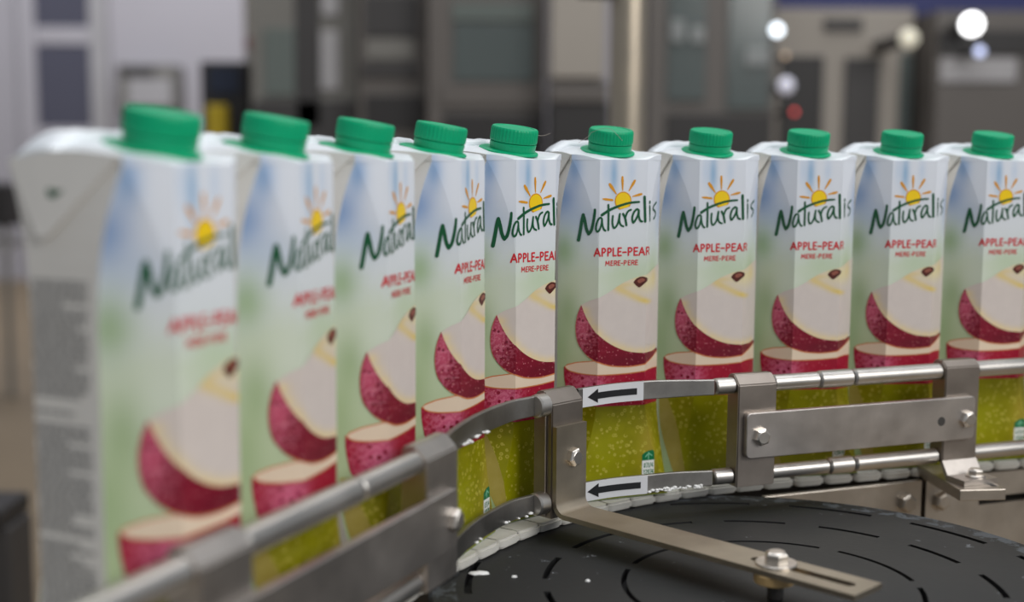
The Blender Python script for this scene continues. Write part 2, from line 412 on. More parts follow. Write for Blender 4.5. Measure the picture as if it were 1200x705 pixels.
# upper apple slice
sk_out = catmull([(-27.8, -97.3), (-30.0, -102.7), (-31.3, -108.9), (-31.3, -115.1), (-30.2, -120.5), (-28.1, -124.6), (-24.8, -128.3), (-20.7, -131.1), (-15.7, -133.2), (-8.9, -135.4), (-2.0, -136.4), (4.9, -136.8), (11.9, -136.4), (20.4, -135.4), (33, -133.4), (43.5, -130.4)], 4)
sk_in = catmull([(43.5, -128.4), (33, -129.6), (17.4, -128.9), (10.0, -128.3), (3.0, -126.9), (-3.9, -124.2), (-10.0, -120.8), (-15.1, -117.0), (-19.3, -112.9), (-23.0, -107.7), (-25.9, -102.1), (-27.8, -97.3)], 4)
dec([(x - 0.2, y) if i < 20 else (x, y - 0.8*min(1, (i-20)/12)) for i, (x, y) in enumerate(sk_out)] + sk_in[1:-1], 'orange_edge', 5)
dec(sk_out + sk_in[1:-1], 'skin', 6)
fl_top = catmull([(-27.8, -97.3), (-23, -94.6), (-17.8, -92.6), (-13.8, -91.0), (-8.8, -88.5), (-3.7, -85.4), (1.4, -82.8), (7.5, -80.7), (13.7, -79.2), (23.3, -77.5), (33, -75.5), (43.6, -73.5)], 4)
dec(fl_top + sk_in[:-1], 'flesh', 5)
dec(catmull([(7.8, -83.0), (9.6, -81.0), (12.7, -79.7), (15.8, -80.0), (18.7, -81.6), (16.4, -83.5), (13.8, -85.5), (11.8, -86.6), (9.9, -85.4), (8.4, -84.0)], 3, True), 'seed', 9)
dec(catmull([(10.5, -82.0), (12.9, -80.7), (15.2, -81.1), (15.6, -82.3), (13.0, -83.6), (11.2, -83.6)], 3, True), 'seed_light', 10)
# sun
cx_, cy_, rs = -0.4, -31.6, 5.9
def sunpoly(r):
    pts = [(cx_ + r*math.cos(a*PI/24), cy_ + r*math.sin(a*PI/24)) for a in range(-14, 64)]
    ok = [(x, y) for x, y in pts if y > -32.6 + (x-10)*0.235 - 1.5]
    ok.sort(key=lambda q: -math.atan2(q[1]-cy_, q[0]-cx_) if True else 0)
    # order by angle from right to left over the top
    ok = sorted(set((round(x, 4), round(y, 4)) for x, y in ok), key=lambda q: (math.atan2(q[1]-cy_, q[0]-cx_) + PI/2) % (2*PI))
    return ok
dec(sunpoly(rs), 'sun_rim', 1); dec(sunpoly(rs-0.75), 'sun', 2)
for a, b, wa, wb_ in [((-1.1, -16.7), (-0.8, -25.0), 1.7, 0.7), ((7.6, -19.0), (3.7, -25.2), 1.9, 0.7), ((-9.9, -21.2), (-5.2, -27.2), 2.2, 0.7), ((12.5, -27.4), (6.3, -28.8), 1.7, 0.7), ((-14.6, -30.2), (-7.8, -31.0), 0.7, 1.5)]:
    mid = ((a[0]*0.72 + b[0]*0.28), (a[1]*0.72 + b[1]*0.28))
    stroke([a, mid], wa*0.8, wa, 'sun_rim', 1, 0) if wa > wb_ else stroke([a, mid], wa, wb_, 'sun_rim', 1, 0)
    stroke([mid, b], wa, wb_, 'sun_rim', 1, 0) if wa > wb_ else stroke([mid, b], wb_, wb_*0.9, 'sun_rim', 1, 0)
# the script lettering
stroke([(-30.3, -56.2), (-29.6, -52.8), (-29.0, -49.4), (-28.0, -43.5), (-27.2, -40.3)], 2.3, 2.1, 'logo', 3)
stroke([(-27.2, -40.3), (-26.2, -43.9), (-25.0, -49.3), (-23.6, -52.2)], 2.1, 2.1, 'logo', 3)
stroke([(-23.6, -52.2), (-21.9, -50.0), (-20.6, -45.0), (-19.8, -40.0), (-19.6, -36.9)], 2.1, 1.5, 'logo', 3)
stroke([(-15.0, -42.7), (-15.9, -41.9), (-17.0, -42.4), (-18.2, -45.0), (-18.8, -48.7), (-17.9, -50.7), (-16.4, -49.1), (-15.3, -45.4), (-15.0, -42.7)], 1.2, 1.2, 'logo', 3)
stroke([(-15.0, -42.7), (-14.6, -46.6), (-13.6, -49.1), (-12.5, -50.0)], 1.2, 1.3, 'logo', 3)
stroke([(-10.7, -34.0), (-10.5, -39.6), (-10.5, -49.6)], 1.4, 1.4, 'logo', 3)
stroke([(-15.1, -40.2), (-12.6, -38.7), (-10.1, -37.3), (-5.7, -35.5), (-1.5, -34.2), (2.8, -33.1), (7.0, -32.5), (10.9, -32.3)], 1.9, 1.3, 'logo', 4)
stroke([(-7.5, -40.9), (-7.7, -45.1), (-6.9, -48.2), (-5.5, -48.0), (-3.7, -45.1), (-2.6, -39.7)], 1.3, 1.3, 'logo', 3)
stroke([(-2.6, -39.7), (-2.8, -43.9), (-1.8, -46.6), (0.1, -47.5)], 1.3, 1.2, 'logo', 3)
stroke([(-0.3, -39.7), (1.2, -42.4), (2.2, -46.8)], 1.5, 1.5, 'logo', 3)
stroke([(1.2, -42.4), (2.3, -39.4), (3.5, -37.9), (5.2, -37.2)], 1.3, 1.3, 'logo', 3)
stroke([(10.8, -37.6), (9.3, -36.9), (7.2, -39.0), (6.2, -42.5), (6.9, -45.3), (8.5, -43.6), (10.2, -40.6), (10.8, -37.6)], 1.4, 1.4, 'logo', 3)
stroke([(10.8, -37.6), (10.9, -41.4), (12.0, -44.1), (13.3, -44.7)], 1.4, 1.4, 'logo', 3)
stroke([(14.7, -29.2), (15.1, -36.8), (15.5, -44.7)], 1.8, 1.7, 'logo', 3)
stroke([(20.0, -35.2), (20.4, -39.3), (21.0, -44.2)], 1.7, 1.7, 'logo', 3)
stroke([(20.0, -32.9), (20.0, -32.5)], 2.0, 2.0, 'logo', 3, 0)
stroke([(33.5, -33.2), (28.6, -35.0), (26.9, -37.1), (30.5, -38.4), (33.2, -39.8), (32.7, -41.8), (29.5, -43.6)], 1.5, 1.3, 'logo', 3)
# block capitals drawn as strokes
GL = {'A': [[(0, 0), (.5, 1), (1, 0)], [(.2, .34), (.8, .34)]], 'P': [[(0, 0), (0, 1), (.6, 1), (.95, .86), (.95, .64), (.6, .46), (0, .46)]],
      'L': [[(0, 1), (0, 0), (.9, 0)]], 'E': [[(.95, 1), (0, 1), (0, 0), (.95, 0)], [(0, .52), (.8, .52)]], '-': [[(0, .42), (1, .42)]],
      'R': [[(0, 0), (0, 1), (.6, 1), (.95, .86), (.95, .66), (.6, .48), (0, .48)], [(.5, .48), (1, 0)]], 'M': [[(0, 0), (.1, 1), (.5, .3), (.9, 1), (1, 0)]],
      '0': [[(.1, .1), (.1, .9), (.9, .9), (.9, .1), (.1, .1)]], '1': [[(.2, .8), (.6, 1), (.6, 0)]], '4': [[(.7, 0), (.7, 1), (0, .35), (1, .35)]],
      '2': [[(0, .8), (.4, 1), (.9, .75), (0, 0), (1, 0)]], '/': [[(0, 0), (1, 1)]], '7': [[(0, 1), (1, 1), (.4, 0)]]}
def letters(word, xs, base, top, w, mat, layer):
    for ch, (x0, x1) in zip(word, xs):
        for st in GL[ch]:
            q = [(x0 + (x1-x0)*px, base + (top-base)*py) for px, py in st]
            for a, b in zip(q, q[1:]): stroke([a, b], w, w, mat, layer, 0)
letters('APPLE-PEAR', [(-19.7, -16.0), (-14.5, -12.2), (-10.5, -8.2), (-6.8, -4.7), (-3.4, -1.1), (0.0, 2.3), (3.9, 6.4), (8.0, 10.6), (11.6, 15.4), (16.9, 22.6)], -65.9, -61.2, 1.05, 'red_text', 1)
letters('MERE-PERE', [(-12.0, -9.4), (-8.3, -6.8), (-5.9, -4.1), (-3.2, -1.7), (-1.0, 0.0), (1.0, 2.7), (3.9, 5.3), (6.3, 8.2), (9.1, 10.7)], -72.0, -69.2, 0.6, 'red_text', 1)
# small certification mark at the foot of the front
LX = 16.3
def lab_(pts, mat, layer): dec([(x - 23.2 + LX, y) for x, y in pts], mat, layer)
lab_([(23.2, -199.6), (23.2, -195.8), (25, -194.3), (28, -193.2), (31, -193.0), (32.0, -194.5), (32.0, -199.6)], 'mark_green', 2)
lab_([(23.2, -199.6), (32.0, -199.6), (32.0, -208.5), (30.5, -210.6), (27, -211.6), (23.2, -211.6)], 'mark_white', 2)
stroke([(LX+4.6, -194.6), (LX+4.6, -198.8)], 0.8, 0.8, 'mark_pale', 3, 0)
stroke([(LX+2.4, -197.2), (LX+4.6, -195.0), (LX+7.0, -196.6)], 0.8, 0.8, 'mark_pale', 3, 0)
letters('071/4', [(LX+a, LX+b) for a, b in ((1.4, 2.4), (3, 4), (4.4, 5.2), (5.6, 6.4), (6.8, 8))], -204.4, -201.4, 0.45, 'mark_green', 3)
letters('12074', [(LX+a, LX+b) for a, b in ((1, 2), (2.6, 3.8), (4.3, 5.4), (5.9, 6.8), (7.2, 8.2))], -208.8, -205.8, 0.5, 'mark_green', 3)

def clip(poly, a, b, c):
    """keep the part of a convex polygon where a*x + b*y <= c"""
    out = []
    for p, q in zip(poly, poly[1:] + poly[:1]):
        dp = a*p[0] + b*p[1] - c; dq = a*q[0] + b*q[1] - c
        if dp <= 0: out.append(p)
        if (dp < 0 < dq) or (dq < 0 < dp):
            t = dp/(dp-dq); out.append((p[0] + (q[0]-p[0])*t, p[1] + (q[1]-p[1])*t))
    return out
def add_decals(bm, uvl):
    order = sorted(range(len(DECALS)), key=lambda i: (DECALS[i][2], i))
    for rank, di in enumerate(order):
        polys, mat, layer = DECALS[di]
        off = 0.00008 + 0.00006*layer + 0.00001*(rank % 6)
        tris = []
        for poly in polys:
            poly = [(x, max(0.0003, min(HTOP-0.0002, y))) for x, y in poly]
            if len(poly) <= 4: tris.append(poly); continue
            for t in tessellate_polygon([[Vector((x, y, 0)) for x, y in poly]]): tris.append([poly[q] for q in t])
        for tri in tris:
            lo = min(y for _, y in tri); hi = max(y for _, y in tri)
            for r in range(len(ROWS)-1):
                z0, z1 = ROWS[r], ROWS[r+1]
                if hi <= z0 or lo >= z1: continue
                band = clip(clip(tri, 0, 1, z1), 0, -1, -z0)
                if len(band) < 3: continue
                # creases of this row, from left to right, as lines u = a + b*(z - z0)
                ln = [(-KU[r][1], -KU[r+1][1]), (-KU[r][0], -KU[r+1][0]), (KU[r][0], KU[r+1][0]), (KU[r][1], KU[r+1][1])]
                ln = [(a, (b-a)/(z1-z0)) for a, b in ln]
                for q in range(5):
                    cell = band
                    if q > 0: a, b = ln[q-1]; cell = clip(cell, -1, b, -(a - b*z0))
                    if q < 4 and len(cell) > 2: a, b = ln[q]; cell = clip(cell, 1, -b, a - b*z0)
                    if len(cell) < 3: continue
                    ar = sum(p[0]*w_[1] - w_[0]*p[1] for p, w_ in zip(cell, cell[1:] + cell[:1]))
                    if abs(ar) < 1e-10: continue
                    if ar < 0: cell = cell[::-1]
                    f = bm.faces.new([bm.verts.new(front_map(x, y, off)) for x, y in cell])
                    f.material_index = PI_[mat]
                    for l, (x, y) in zip(f.loops, cell): l[uvl].uv = (x*10, y*10)

TX = 0.0317                     # half width of the top board
def y_front(x): a = abs(x); return -D2 if a <= M0 else -D2 + (APF[1]+D2)*((a-M0)/(TX-M0))
def y_back(x): a = abs(x); return D2 if a <= M0 else D2 + (APB[1]-D2)*((a-M0)/(TX-M0))
def top_h(x, y):
    ys = [(-D2, 0.2172), (0.006, 0.2256), (0.016, 0.2268), (0.026, 0.2256), (D2, 0.2200)]
    h = ys[-1][1]
    for a, b in zip(ys, ys[1:]):
        if y <= b[0] + 1e-9: h = a[1] + (b[1]-a[1])*(y-a[0])/(b[0]-a[0]); break
    t = max(0, min(1, (y - APF[1])/(APB[1]-APF[1]))); e = 0.2203 + 0.0026*math.sin(PI*t) - 0.0018*t
    q = smooth01((abs(x)-0.016)/(TX-0.016))
    return h*(1-q) + e*q
def build_carton():
    root = thing('juice_carton', '', 'juice carton')
    bm = bmesh.new(); uvl = bm.loops.layers.uv.new('print')
    rings = []; us = []
    for (F, K, E, B_, Kb, Eb), (uf, uk, ue), z in zip(KEY, KU, ROWS):
        P = [(-F[0], F[1]), F, K, E, Eb, Kb, B_, (-B_[0], B_[1]), (-Kb[0], Kb[1]), (-Eb[0], Eb[1]), (-E[0], E[1]), (-K[0], K[1])]
        rings.append([bm.verts.new((x, y, z)) for x, y in P]); us.append([-uf, uf, uk, ue, ue+.03, ue+.05, ue+.07, -ue-.07, -ue-.05, -ue-.03, -ue, -uk])
    for r in range(len(rings)-1):
        for j in range(12):
            j2 = (j+1) % 12
            q4 = [(r, j), (r, j2), (r+1, j2), (r+1, j)]
            f = bm.faces.new([rings[a][b] for a, b in q4])
            f.material_index = PI_['white'] if j in (3, 9) else PI_['print']
            for l, (a, b) in zip(f.loops, q4): l[uvl].uv = (us[a][b]*10, ROWS[a]*10)
    f = bm.faces.new(rings[0][::-1]); f.material_index = PI_['white']
    # top board: a grid with its skirt
    nx, ny = 28, 22; G = {}
    for i in range(nx+1):
        for j in range(ny+1):
            x = -TX + 2*TX*i/nx; y = y_front(x) + (y_back(x)-y_front(x))*j/ny
            wv = 0.0004*math.sin(x*210 + y*90) + 0.0003*math.sin(y*260 - x*120)
            edge = min(i, nx-i, j, ny-j) == 0
            G[i, j] = bm.verts.new((x, y, top_h(x, y) + (0 if edge else wv)))
    for i in range(nx):
        for j in range(ny):
            f = bm.faces.new((G[i, j], G[i+1, j], G[i+1, j+1], G[i, j+1])); f.material_index = PI_['top']; f.smooth = True
    bd = [(i, 0) for i in range(nx)] + [(nx, j) for j in range(ny)] + [(i, ny) for i in range(nx, 0, -1)] + [(0, j) for j in range(ny, 0, -1)]
    low = {q: bm.verts.new((G[q].co.x, G[q].co.y, HTOP)) for q in bd}
    for a, b in zip(bd, bd[1:] + bd[:1]):
        f = bm.faces.new((low[a], low[b], G[b], G[a]))
        front = a[1] == 0 and b[1] == 0
        f.material_index = PI_['print'] if front else PI_['white']
        for l in f.loops: l[uvl].uv = (l.vert.co.x*10, l.vert.co.z*10)
    add_decals(bm, uvl)
    # small print on the left side panel
    rnd = random.Random(9); y_lo, y_hi = -D2 + CH + 0.0085, D2 - CH - 0.0015
    z = 0.176
    blocks = [(0.1745, 0.133, 1.0), (0.127, 0.1265, .6), (0.122, 0.083, 1.0), (0.0785, 0.053, .8), (0.049, 0.012, .8)]
    for zt, zb, full in blocks:
        z = zt
        while z > zb:
            y = y_hi + 0.003
            yend = y_lo - 0.004 if rnd.random() < 0.8*full else y_lo + 0.008*rnd.random()
            while y > yend:
                w = rnd.uniform(0.0018, 0.0052); y2 = max(yend, y - w)
                dm = D2 - CH
                yy0, yy1 = min(y, dm - 0.0003), max(y2, -dm + 0.0003)
                if yy0 - yy1 > 0.0006:
                    vs = [bm.verts.new((-side_x(b) - 0.00015, a, b)) for a, b in ((yy0, z), (yy1, z), (yy1, z+0.0014), (yy0, z+0.0014))]
                    f = bm.faces.new(vs); f.material_index = PI_['text_grey']
                y = y2 - 0.0007
            z -= 0.00205
    link_mesh('carton_body', bm, [M[n] for n in PRINT_MATS], root)
    # folded ear flaps on both sides
    for s in (-1, 1):
        bm = bmesh.new()
        A = (APF[1] + 0.0002, 0.2208); B = (APB[1] - 0.0002, 0.2196); T = (0.008, 0.1905)
        N = 8; outer = []; inner = []
        top_ = [(A[0] + (B[0]-A[0])*i/N, top_h(TX, A[0] + (B[0]-A[0])*i/N)) for i in range(N+1)]
        rnd2 = [(T[0]+0.003, T[1]+0.0012), (T[0], T[1]), (T[0]-0.003, T[1]+0.0014)]
        loop = top_ + rnd2
        def off(z, e): return side_x(z) + e + 0.0003 + 0.0012*smooth01((0.2206-z)/0.030)
        a = [bm.verts.new((s*off(z, 0.0), y, z)) for y, z in loop]; b = [bm.verts.new((s*off(z, 0.0008), y, z)) for y, z in loop]
        bm.faces.new(a); bm.faces.new(b[::-1])
        for i in range(len(loop)):
            j = (i+1) % len(loop); bm.faces.new((a[i], a[j], b[j], b[i]))
        if s < 0:   # little green printed leaf on the flap
            q = catmull([(-0.0035, 0.2140), (0.0015, 0.2150), (0.0060, 0.2125), (0.0075, 0.2070), (0.0045, 0.2050), (-0.0005, 0.2080)], 4, True)
            f = bm.faces.new([bm.verts.new((-off(z, 0.0009), y, z)) for y, z in q]); f.material_index = 1
        bmesh.ops.recalc_face_normals(bm, faces=bm.faces[:])
        link_mesh('ear_flap', bm, [M['white'], M['logo']], root)
    # sealed seam lying folded on the top, behind the cap
    bm = bmesh.new(); prev = None; nseg = 30; prof = [(0.0075, -0.0006), (0.0085, 0.0016), (0.0115, 0.0027), (0.018, 0.0030), (0.0245, 0.0028), (0.0278, 0.0016), (0.0288, -0.0006)]
    for i in range(nseg+1):
        x = (TX-0.0002)*(2*i/nseg-1)
        e = smooth01((TX-abs(x))/0.006)
        ring = [bm.verts.new((x, y + 0.0005*math.sin(x*300+y*50), top_h(x, y) + (dz*(0.45+0.55*e) + 0.0003*math.sin(x*520 + y*340) if dz > 0 else dz))) for y, dz in prof]
        if prev:
            for j in range(len(prof)-1): bm.faces.new((prev[j], prev[j+1], ring[j+1], ring[j])).smooth = True
        else: bm.faces.new(ring[::-1])
        prev = ring
    bm.faces.new(prev); bmesh.ops.recalc_face_normals(bm, faces=bm.faces[:])
    link_mesh('top_seam', bm, M['top'], root)
    # screw cap on its collar, tilted with the slope
    tilt = Matrix.Translation((0, -0.0140, top_h(0, -0.014) - 0.0004)) @ Matrix.Rotation(math.radians(10.2), 4, 'X')
    bm = bmesh.new()
    el = Matrix.Translation((0, 0.0032, 0)) @ Matrix.Diagonal((1.0, 1.12, 1, 1))
    bm_lathe(bm, [(0.0169, 0), (0.0172, 0.0006), (0.0170, 0.0013), (0.0160, 0.0018), (0.0146, 0.0021)], 48, tilt @ el)
    link_mesh('cap_collar', bm, M['cap'], root, 40)
    n = 160
    ring_p = [(0.0136, 0.0012), (0.0138, 0.0018), (0.0139, 0.0042), (0.0140, 0.0046), (0.0141, 0.0062), (0.0138, 0.0065), (0.0130, 0.0066)]
    cap_p = [(0.0130, 0.0066), (0.0138, 0.0069), (0.0142, 0.0072), (0.01435, 0.0080), (0.0143, 0.0138), (0.0141, 0.0149), (0.0135, 0.0155), (0.0118, 0.0156), (0.0114, 0.0152), (0.0040, 0.0152)]
    bm = bmesh.new(); bm_lathe(bm, cap_p, n, tilt, 0, lambda r, i, j: r - (0.00030 if 1 < i < 6 and (j % 4) in (2, 3) else 0))
    cap_o = link_mesh('screw_cap', bm, M['cap'], root, 32)
    bm = bmesh.new(); bm_lathe(bm, ring_p, n, tilt, 0, lambda r, i, j: r - (0.00008 if i in (2, 3, 4) and (j % 4) in (2, 3) else 0))
    link_mesh('tamper_ring', bm, M['cap'], cap_o, 32)
    return root
proto = build_carton()
def dup(root, loc, rz, label):
    r = root.copy(); COL.objects.link(r); r.location = loc; r.rotation_euler = (0, 0, rz); r['label'] = label
    for ch in list(root.children):
        c = ch.copy(); COL.objects.link(c); c.parent = r
        for g in list(ch.children):
            h = g.copy(); COL.objects.link(h); h.parent = c
    return r
CARTONS = [
    (-0.1442, 0.4902, 1.120, 'nearest, most blurred juice carton at the left end, showing its grey text side'),
    (-0.1178, 0.5689, 1.270, 'blurred juice carton next behind the nearest one, second from the left end'),
    (-0.0880, 0.6487, 1.250, 'juice carton third from the left end, above the bare rod left of the bend'),
    (-0.0543, 0.7203, 1.196, 'juice carton whose foot shows right of the left rail bracket, turned steeply away'),
    (-0.0104, 0.7971, 0.775, 'juice carton at the bend, just left of the post with the long arm'),
    (0.0565, 0.8471, 0.389, 'sharp juice carton right behind the two black arrow stickers'),
    (0.1275, 0.8872, 0.306, 'juice carton behind the plain strip between arrow stickers and bracket'),
    (0.1991, 0.9099, 0.236, 'juice carton behind the left half of the long right tie bar'),
    (0.2705, 0.9332, 0.216, 'juice carton behind the right half of the long right tie bar'),
    (0.3425, 0.9575, 0.262, 'juice carton just right of the footed rail bracket, in front of the last one'),
    (0.4180, 0.9800, 0.25, 'juice carton at the right end of the row, almost wholly out of view'),
]
for i, (x, y, t, lab) in enumerate(CARTONS):
    if i == 0:
        proto.location = (x, y, BASE); proto.rotation_euler = (0, 0, t); proto['label'] = lab
    else: dup(proto, (x, y, BASE), t, lab)
for o in [o for o in bpy.data.objects if o.get('category') == 'juice carton']: o['group'] = 'apple and pear juice cartons in a curved row'

# ------------------------------------------------------------------ the chain under the cartons
path = [(-0.185, 0.330), (-0.166, 0.405), (-0.1442, 0.4902), (-0.1178, 0.5689), (-0.0880, 0.6487), (-0.0520, 0.7230), (-0.0070, 0.7890), (0.0565, 0.8480), (0.1275, 0.8860), (0.1991, 0.9110), (0.2705, 0.9340), (0.3400, 0.9570), (0.4140, 0.9800), (0.49, 1.004), (0.57, 1.029)]
dense = catmull(path, 24)
acc = [0.0]
for a, b in zip(dense, dense[1:]): acc.append(acc[-1] + math.hypot(b[0]-a[0], b[1]-a[1]))
def at_s(s):
    for i in range(len(acc)-1):
        if s <= acc[i+1]:
            t = (s-acc[i])/(acc[i+1]-acc[i]); a, b = dense[i], dense[i+1]
            return (a[0]+(b[0]-a[0])*t, a[1]+(b[1]-a[1])*t, math.atan2(b[1]-a[1], b[0]-a[0]))
    return dense[-1] + (0.3,)
chain = thing('conveyor_chain', 'white plastic link chain carrying the row of cartons around the bend', 'conveyor chain', (dense[0][0], dense[0][1], BASE))
PITCH = 0.0235
bm = bmesh.new()
outl = []
hl, hw = 0.01135, 0.0405
for sx, sy in ((1, -1), (1, 1), (-1, 1), (-1, -1)):
    for q in range(5):
        a = {(1, -1): -PI/2, (1, 1): 0, (-1, 1): PI/2, (-1, -1): PI}[sx, sy] + q*PI/8
        outl.append((sx*(hl-0.0045) + 0.0045*math.cos(a), sy*(hw-0.0045) + 0.0045*math.sin(a)))
bm_prism(bm, outl, -0.0062, -0.0004)
bmesh.ops.bevel(bm, geom=[e for e in bm.edges if abs(e.verts[0].co.z - e.verts[1].co.z) < 1e-6], offset=0.0014, segments=2, affect='EDGES')
first = None; s = 0.006
while s < acc[-1] - 0.012:
    x, y, a = at_s(s)
    if first is None:
        o = link_mesh('chain_link', bm, M['chain'], chain, 40); first = o
    else:
        o = first.copy(); COL.objects.link(o); o.parent = chain
    o.location = (x - dense[0][0], y - dense[0][1], 0); o.rotation_euler = (0, 0, a)
    s += PITCH

# conveyor bed under the chain, on legs
bed = thing('conveyor_bed', 'dull steel conveyor bed with bolted side plate under the white chain', 'conveyor', (0.2, 1.0, 0))
def sweep(bm, o0, o1, z0, z1, s0, s1, n=60, mat=0):
    prev = None
    for i in range(n+1):
        x, y, a = at_s(s0 + (s1-s0)*i/n); nx, ny = math.sin(a), -math.cos(a)
        ring = [bm.verts.new((x+nx*o-0.2, y+ny*o-1.0, z)) for o, z in ((o0, z0), (o1, z0), (o1, z1), (o0, z1))]
        if prev:
            for j in range(4): bm.faces.new((prev[j], prev[(j+1) % 4], ring[(j+1) % 4], ring[j]))
        else: bm.faces.new(ring[::-1])
        prev = ring
    bm.faces.new(prev); bmesh.ops.recalc_face_normals(bm, faces=bm.faces[:])
bm = bmesh.new(); sweep(bm, 0.006, -0.042, BASE-0.10, BASE-0.0072, 0.004, acc[-1]-0.004); link_mesh('bed_rail', bm, M['dark_steel'], bed)
RP = Vector((0.1718, 0.8229, 0)); aR = math.radians(21.0)
tR = Vector((math.cos(aR), math.sin(aR), 0)); nR = Vector((math.sin(aR), -math.cos(aR), 0))
def MR(z=HC, p=RP, t=tR, n=nR): # local frame: x along rail, y towards viewer, z up (0 = lens level)
    return Matrix(((t.x, n.x, 0, p.x), (t.y, n.y, 0, p.y), (0, 0, 1, z), (0, 0, 0, 1)))
FR = MR()
BI = Matrix.Translation((-0.2, -1.0, 0))
def flip(bm): bmesh.ops.recalc_face_normals(bm, faces=bm.faces[:])
for t0, t1, nm in ((0.008, 0.1375, 'side_plate'), (0.1410, 0.42, 'side_plate')):
    bm = bmesh.new()
    if t0 < 0.1: bm_box(bm, (t0, -0.0285, -0.315), (t1, -0.0245, -0.2305), 0, 0.0008, 2, BI @ FR)
    else:
        # plate with a long slot cut through it
        sl0, sl1, sz0, sz1 = 0.188, 0.262, -0.2535, -0.2480
        xs = [t0, sl0, sl1, t1]; zs = [-0.315, sz0, sz1, -0.2305]
        for i in range(3):
            for j in range(3):
                if i == 1 and j == 1: continue
                bm_box(bm, (xs[i], -0.0285, zs[j]), (xs[i+1], -0.0245, zs[j+1]), 0, 0, 2, BI @ FR)
        bmesh.ops.remove_doubles(bm, verts=bm.verts[:], dist=1e-5)
    flip(bm); link_mesh(nm, bm, M['frame'], bed)
for t, z in ((0.1235, -0.2455), (0.1535, -0.2465)):
    hex_bolt('bolt', bed, BI @ FR @ Vector((t, -0.0245, z)), nR, 0.0068, 0.0052, 0.0, 'frame', 0.4)
for x, y in ((-0.11, 0.56), (0.02, 0.83), (0.30, 0.97), (0.50, 1.02)):
    bm = bmesh.new(); bm_box(bm, (x-0.2-0.02, y-1.0-0.02, 0), (x-0.2+0.02, y-1.0+0.02, BASE-0.10), 0, 0.002); link_mesh('leg', bm, M['frame'], bed)

# ------------------------------------------------------------------ the slotted disc
DZ = HC - 0.2297; DC = (0.139, 0.667); DR = 0.1823
disc = thing('turning_disc', 'matt black slotted disc lying inside the bend of the conveyor', 'disc', (DC[0], DC[1], DZ))
bm = bmesh.new()
radii = [0.012, 0.040, 0.0768, 0.0798, 0.1186, 0.1222, 0.1595, 0.1635, 0.175, 0.1803, DR]
NA = 520
slots = {2: (7, 43.5, 58.0), 4: (13, 18.3, 19.2), 6: (13, 18.8, 28.5)}   # ring: (count, length deg, start deg)
def is_slot(ri, j):
    if ri not in slots: return False
    n, L, st = slots[ri]; a = (j + 0.5)*360/NA
    return ((a - st) % (360/n)) < L
zt = [0]*10; dep = -0.006
V = {}
def vv(ri, j, z):
    kx = (ri, j % NA, z)
    if kx not in V:
        a = 2*PI*(j % NA)/NA
        zz = z - (0.0014 if ri == 10 else 0.0)
        V[kx] = bm.verts.new((radii[ri]*math.cos(a), radii[ri]*math.sin(a), zz))
    return V[kx]
for ri in range(10):
    for j in range(NA):
        s_ = is_slot(ri, j); z = dep if s_ else 0.0
        f = bm.faces.new((vv(ri, j, z), vv(ri+1, j, z), vv(ri+1, j+1, z), vv(ri, j+1, z)))
        f.material_index = 1 if s_ else 0
        if s_:
            for r_ in (ri, ri+1):
                f = bm.faces.new((vv(r_, j, 0.0), vv(r_, j+1, 0.0), vv(r_, j+1, dep), vv(r_, j, dep))); f.material_index = 1
            for jj, nb in ((j, j-1), (j+1, j+1)):
                if not is_slot(ri, nb % NA):
                    f = bm.faces.new((vv(ri, jj, 0.0), vv(ri+1, jj, 0.0), vv(ri+1, jj, dep), vv(ri, jj, dep))); f.material_index = 1
bot = [bm.verts.new((DR*math.cos(2*PI*j/NA), DR*math.sin(2*PI*j/NA), -0.012)) for j in range(NA)]
for j in range(NA): bm.faces.new((bot[j], bot[(j+1) % NA], vv(10, j+1, 0.0), vv(10, j, 0.0)))
bm.faces.new(bot[::-1]); bm.faces.new([vv(0, j, 0.0) for j in range(NA)])
bmesh.ops.recalc_face_normals(bm, faces=bm.faces[:])
link_mesh('disc_plate', bm, [M['disc'], M['black']], disc)
bm = bmesh.new(); bm_cyl(bm, (0, 0, -DZ), (0, 0, -0.012), 0.035, 32); link_mesh('shaft', bm, M['dark_steel'], disc)

# ------------------------------------------------------------------ guide rail: brackets, rods, strips
ZU, ZL = -0.148, -0.2065        # rod heights below lens level
RR = 0.0056
def block(bm, t0, t1, n0, n1, zt_, zb, ch, M4, r=0.0):
    """upright bracket block: bevelled front top edge; profile in (n, z)"""
    prof = [(n0, zb), (n1, zb), (n1, zt_-ch), (n1-ch*1.0, zt_), (n0+0.002, zt_), (n0, zt_-0.002)]
    a = [bm.verts.new(M4 @ Vector((t0, n, z))) for n, z in prof]; b = [bm.verts.new(M4 @ Vector((t1, n, z))) for n, z in prof]
    k_ = len(prof); bm.faces.new(a[::-1]); bm.faces.new(b)
    for i in range(k_): bm.faces.new((a[i], a[(i+1) % k_], b[(i+1) % k_], b[i]))
    flip(bm)
    bmesh.ops.bevel(bm, geom=bm.edges[:], offset=0.0007, segments=2, affect='EDGES')
def loc_frame(t, n, origin):
    return MR(HC, origin, t, n)
def bracket(label, frame, tmid, t0, t1, ztop, zbot, ch=0.006, mat='bracket'):
    base = frame @ Vector((tmid, 0, 0))
    o = thing('rail_bracket', label, 'bracket', (base.x, base.y, HC + zbot), 0, 'steel guide rail brackets')
    inv = Matrix.Translation(-o.location)
    F = inv @ frame
    bm = bmesh.new(); block(bm, t0, t1, -0.007, 0.007, ztop, zbot, ch, F); link_mesh('bracket_block', bm, M[mat], o)
    return o, F
def pegs(o, F, t0, t1, r=0.0052):
    for z in (ZU, ZL):
        bm = bmesh.new(); bm_cyl(bm, F @ Vector((t0, 0, z)), F @ Vector((t1, 0, z)), r, 28, 0.0009); flip(bm)
        link_mesh('rod_end', bm, M['rod'], o, 35)
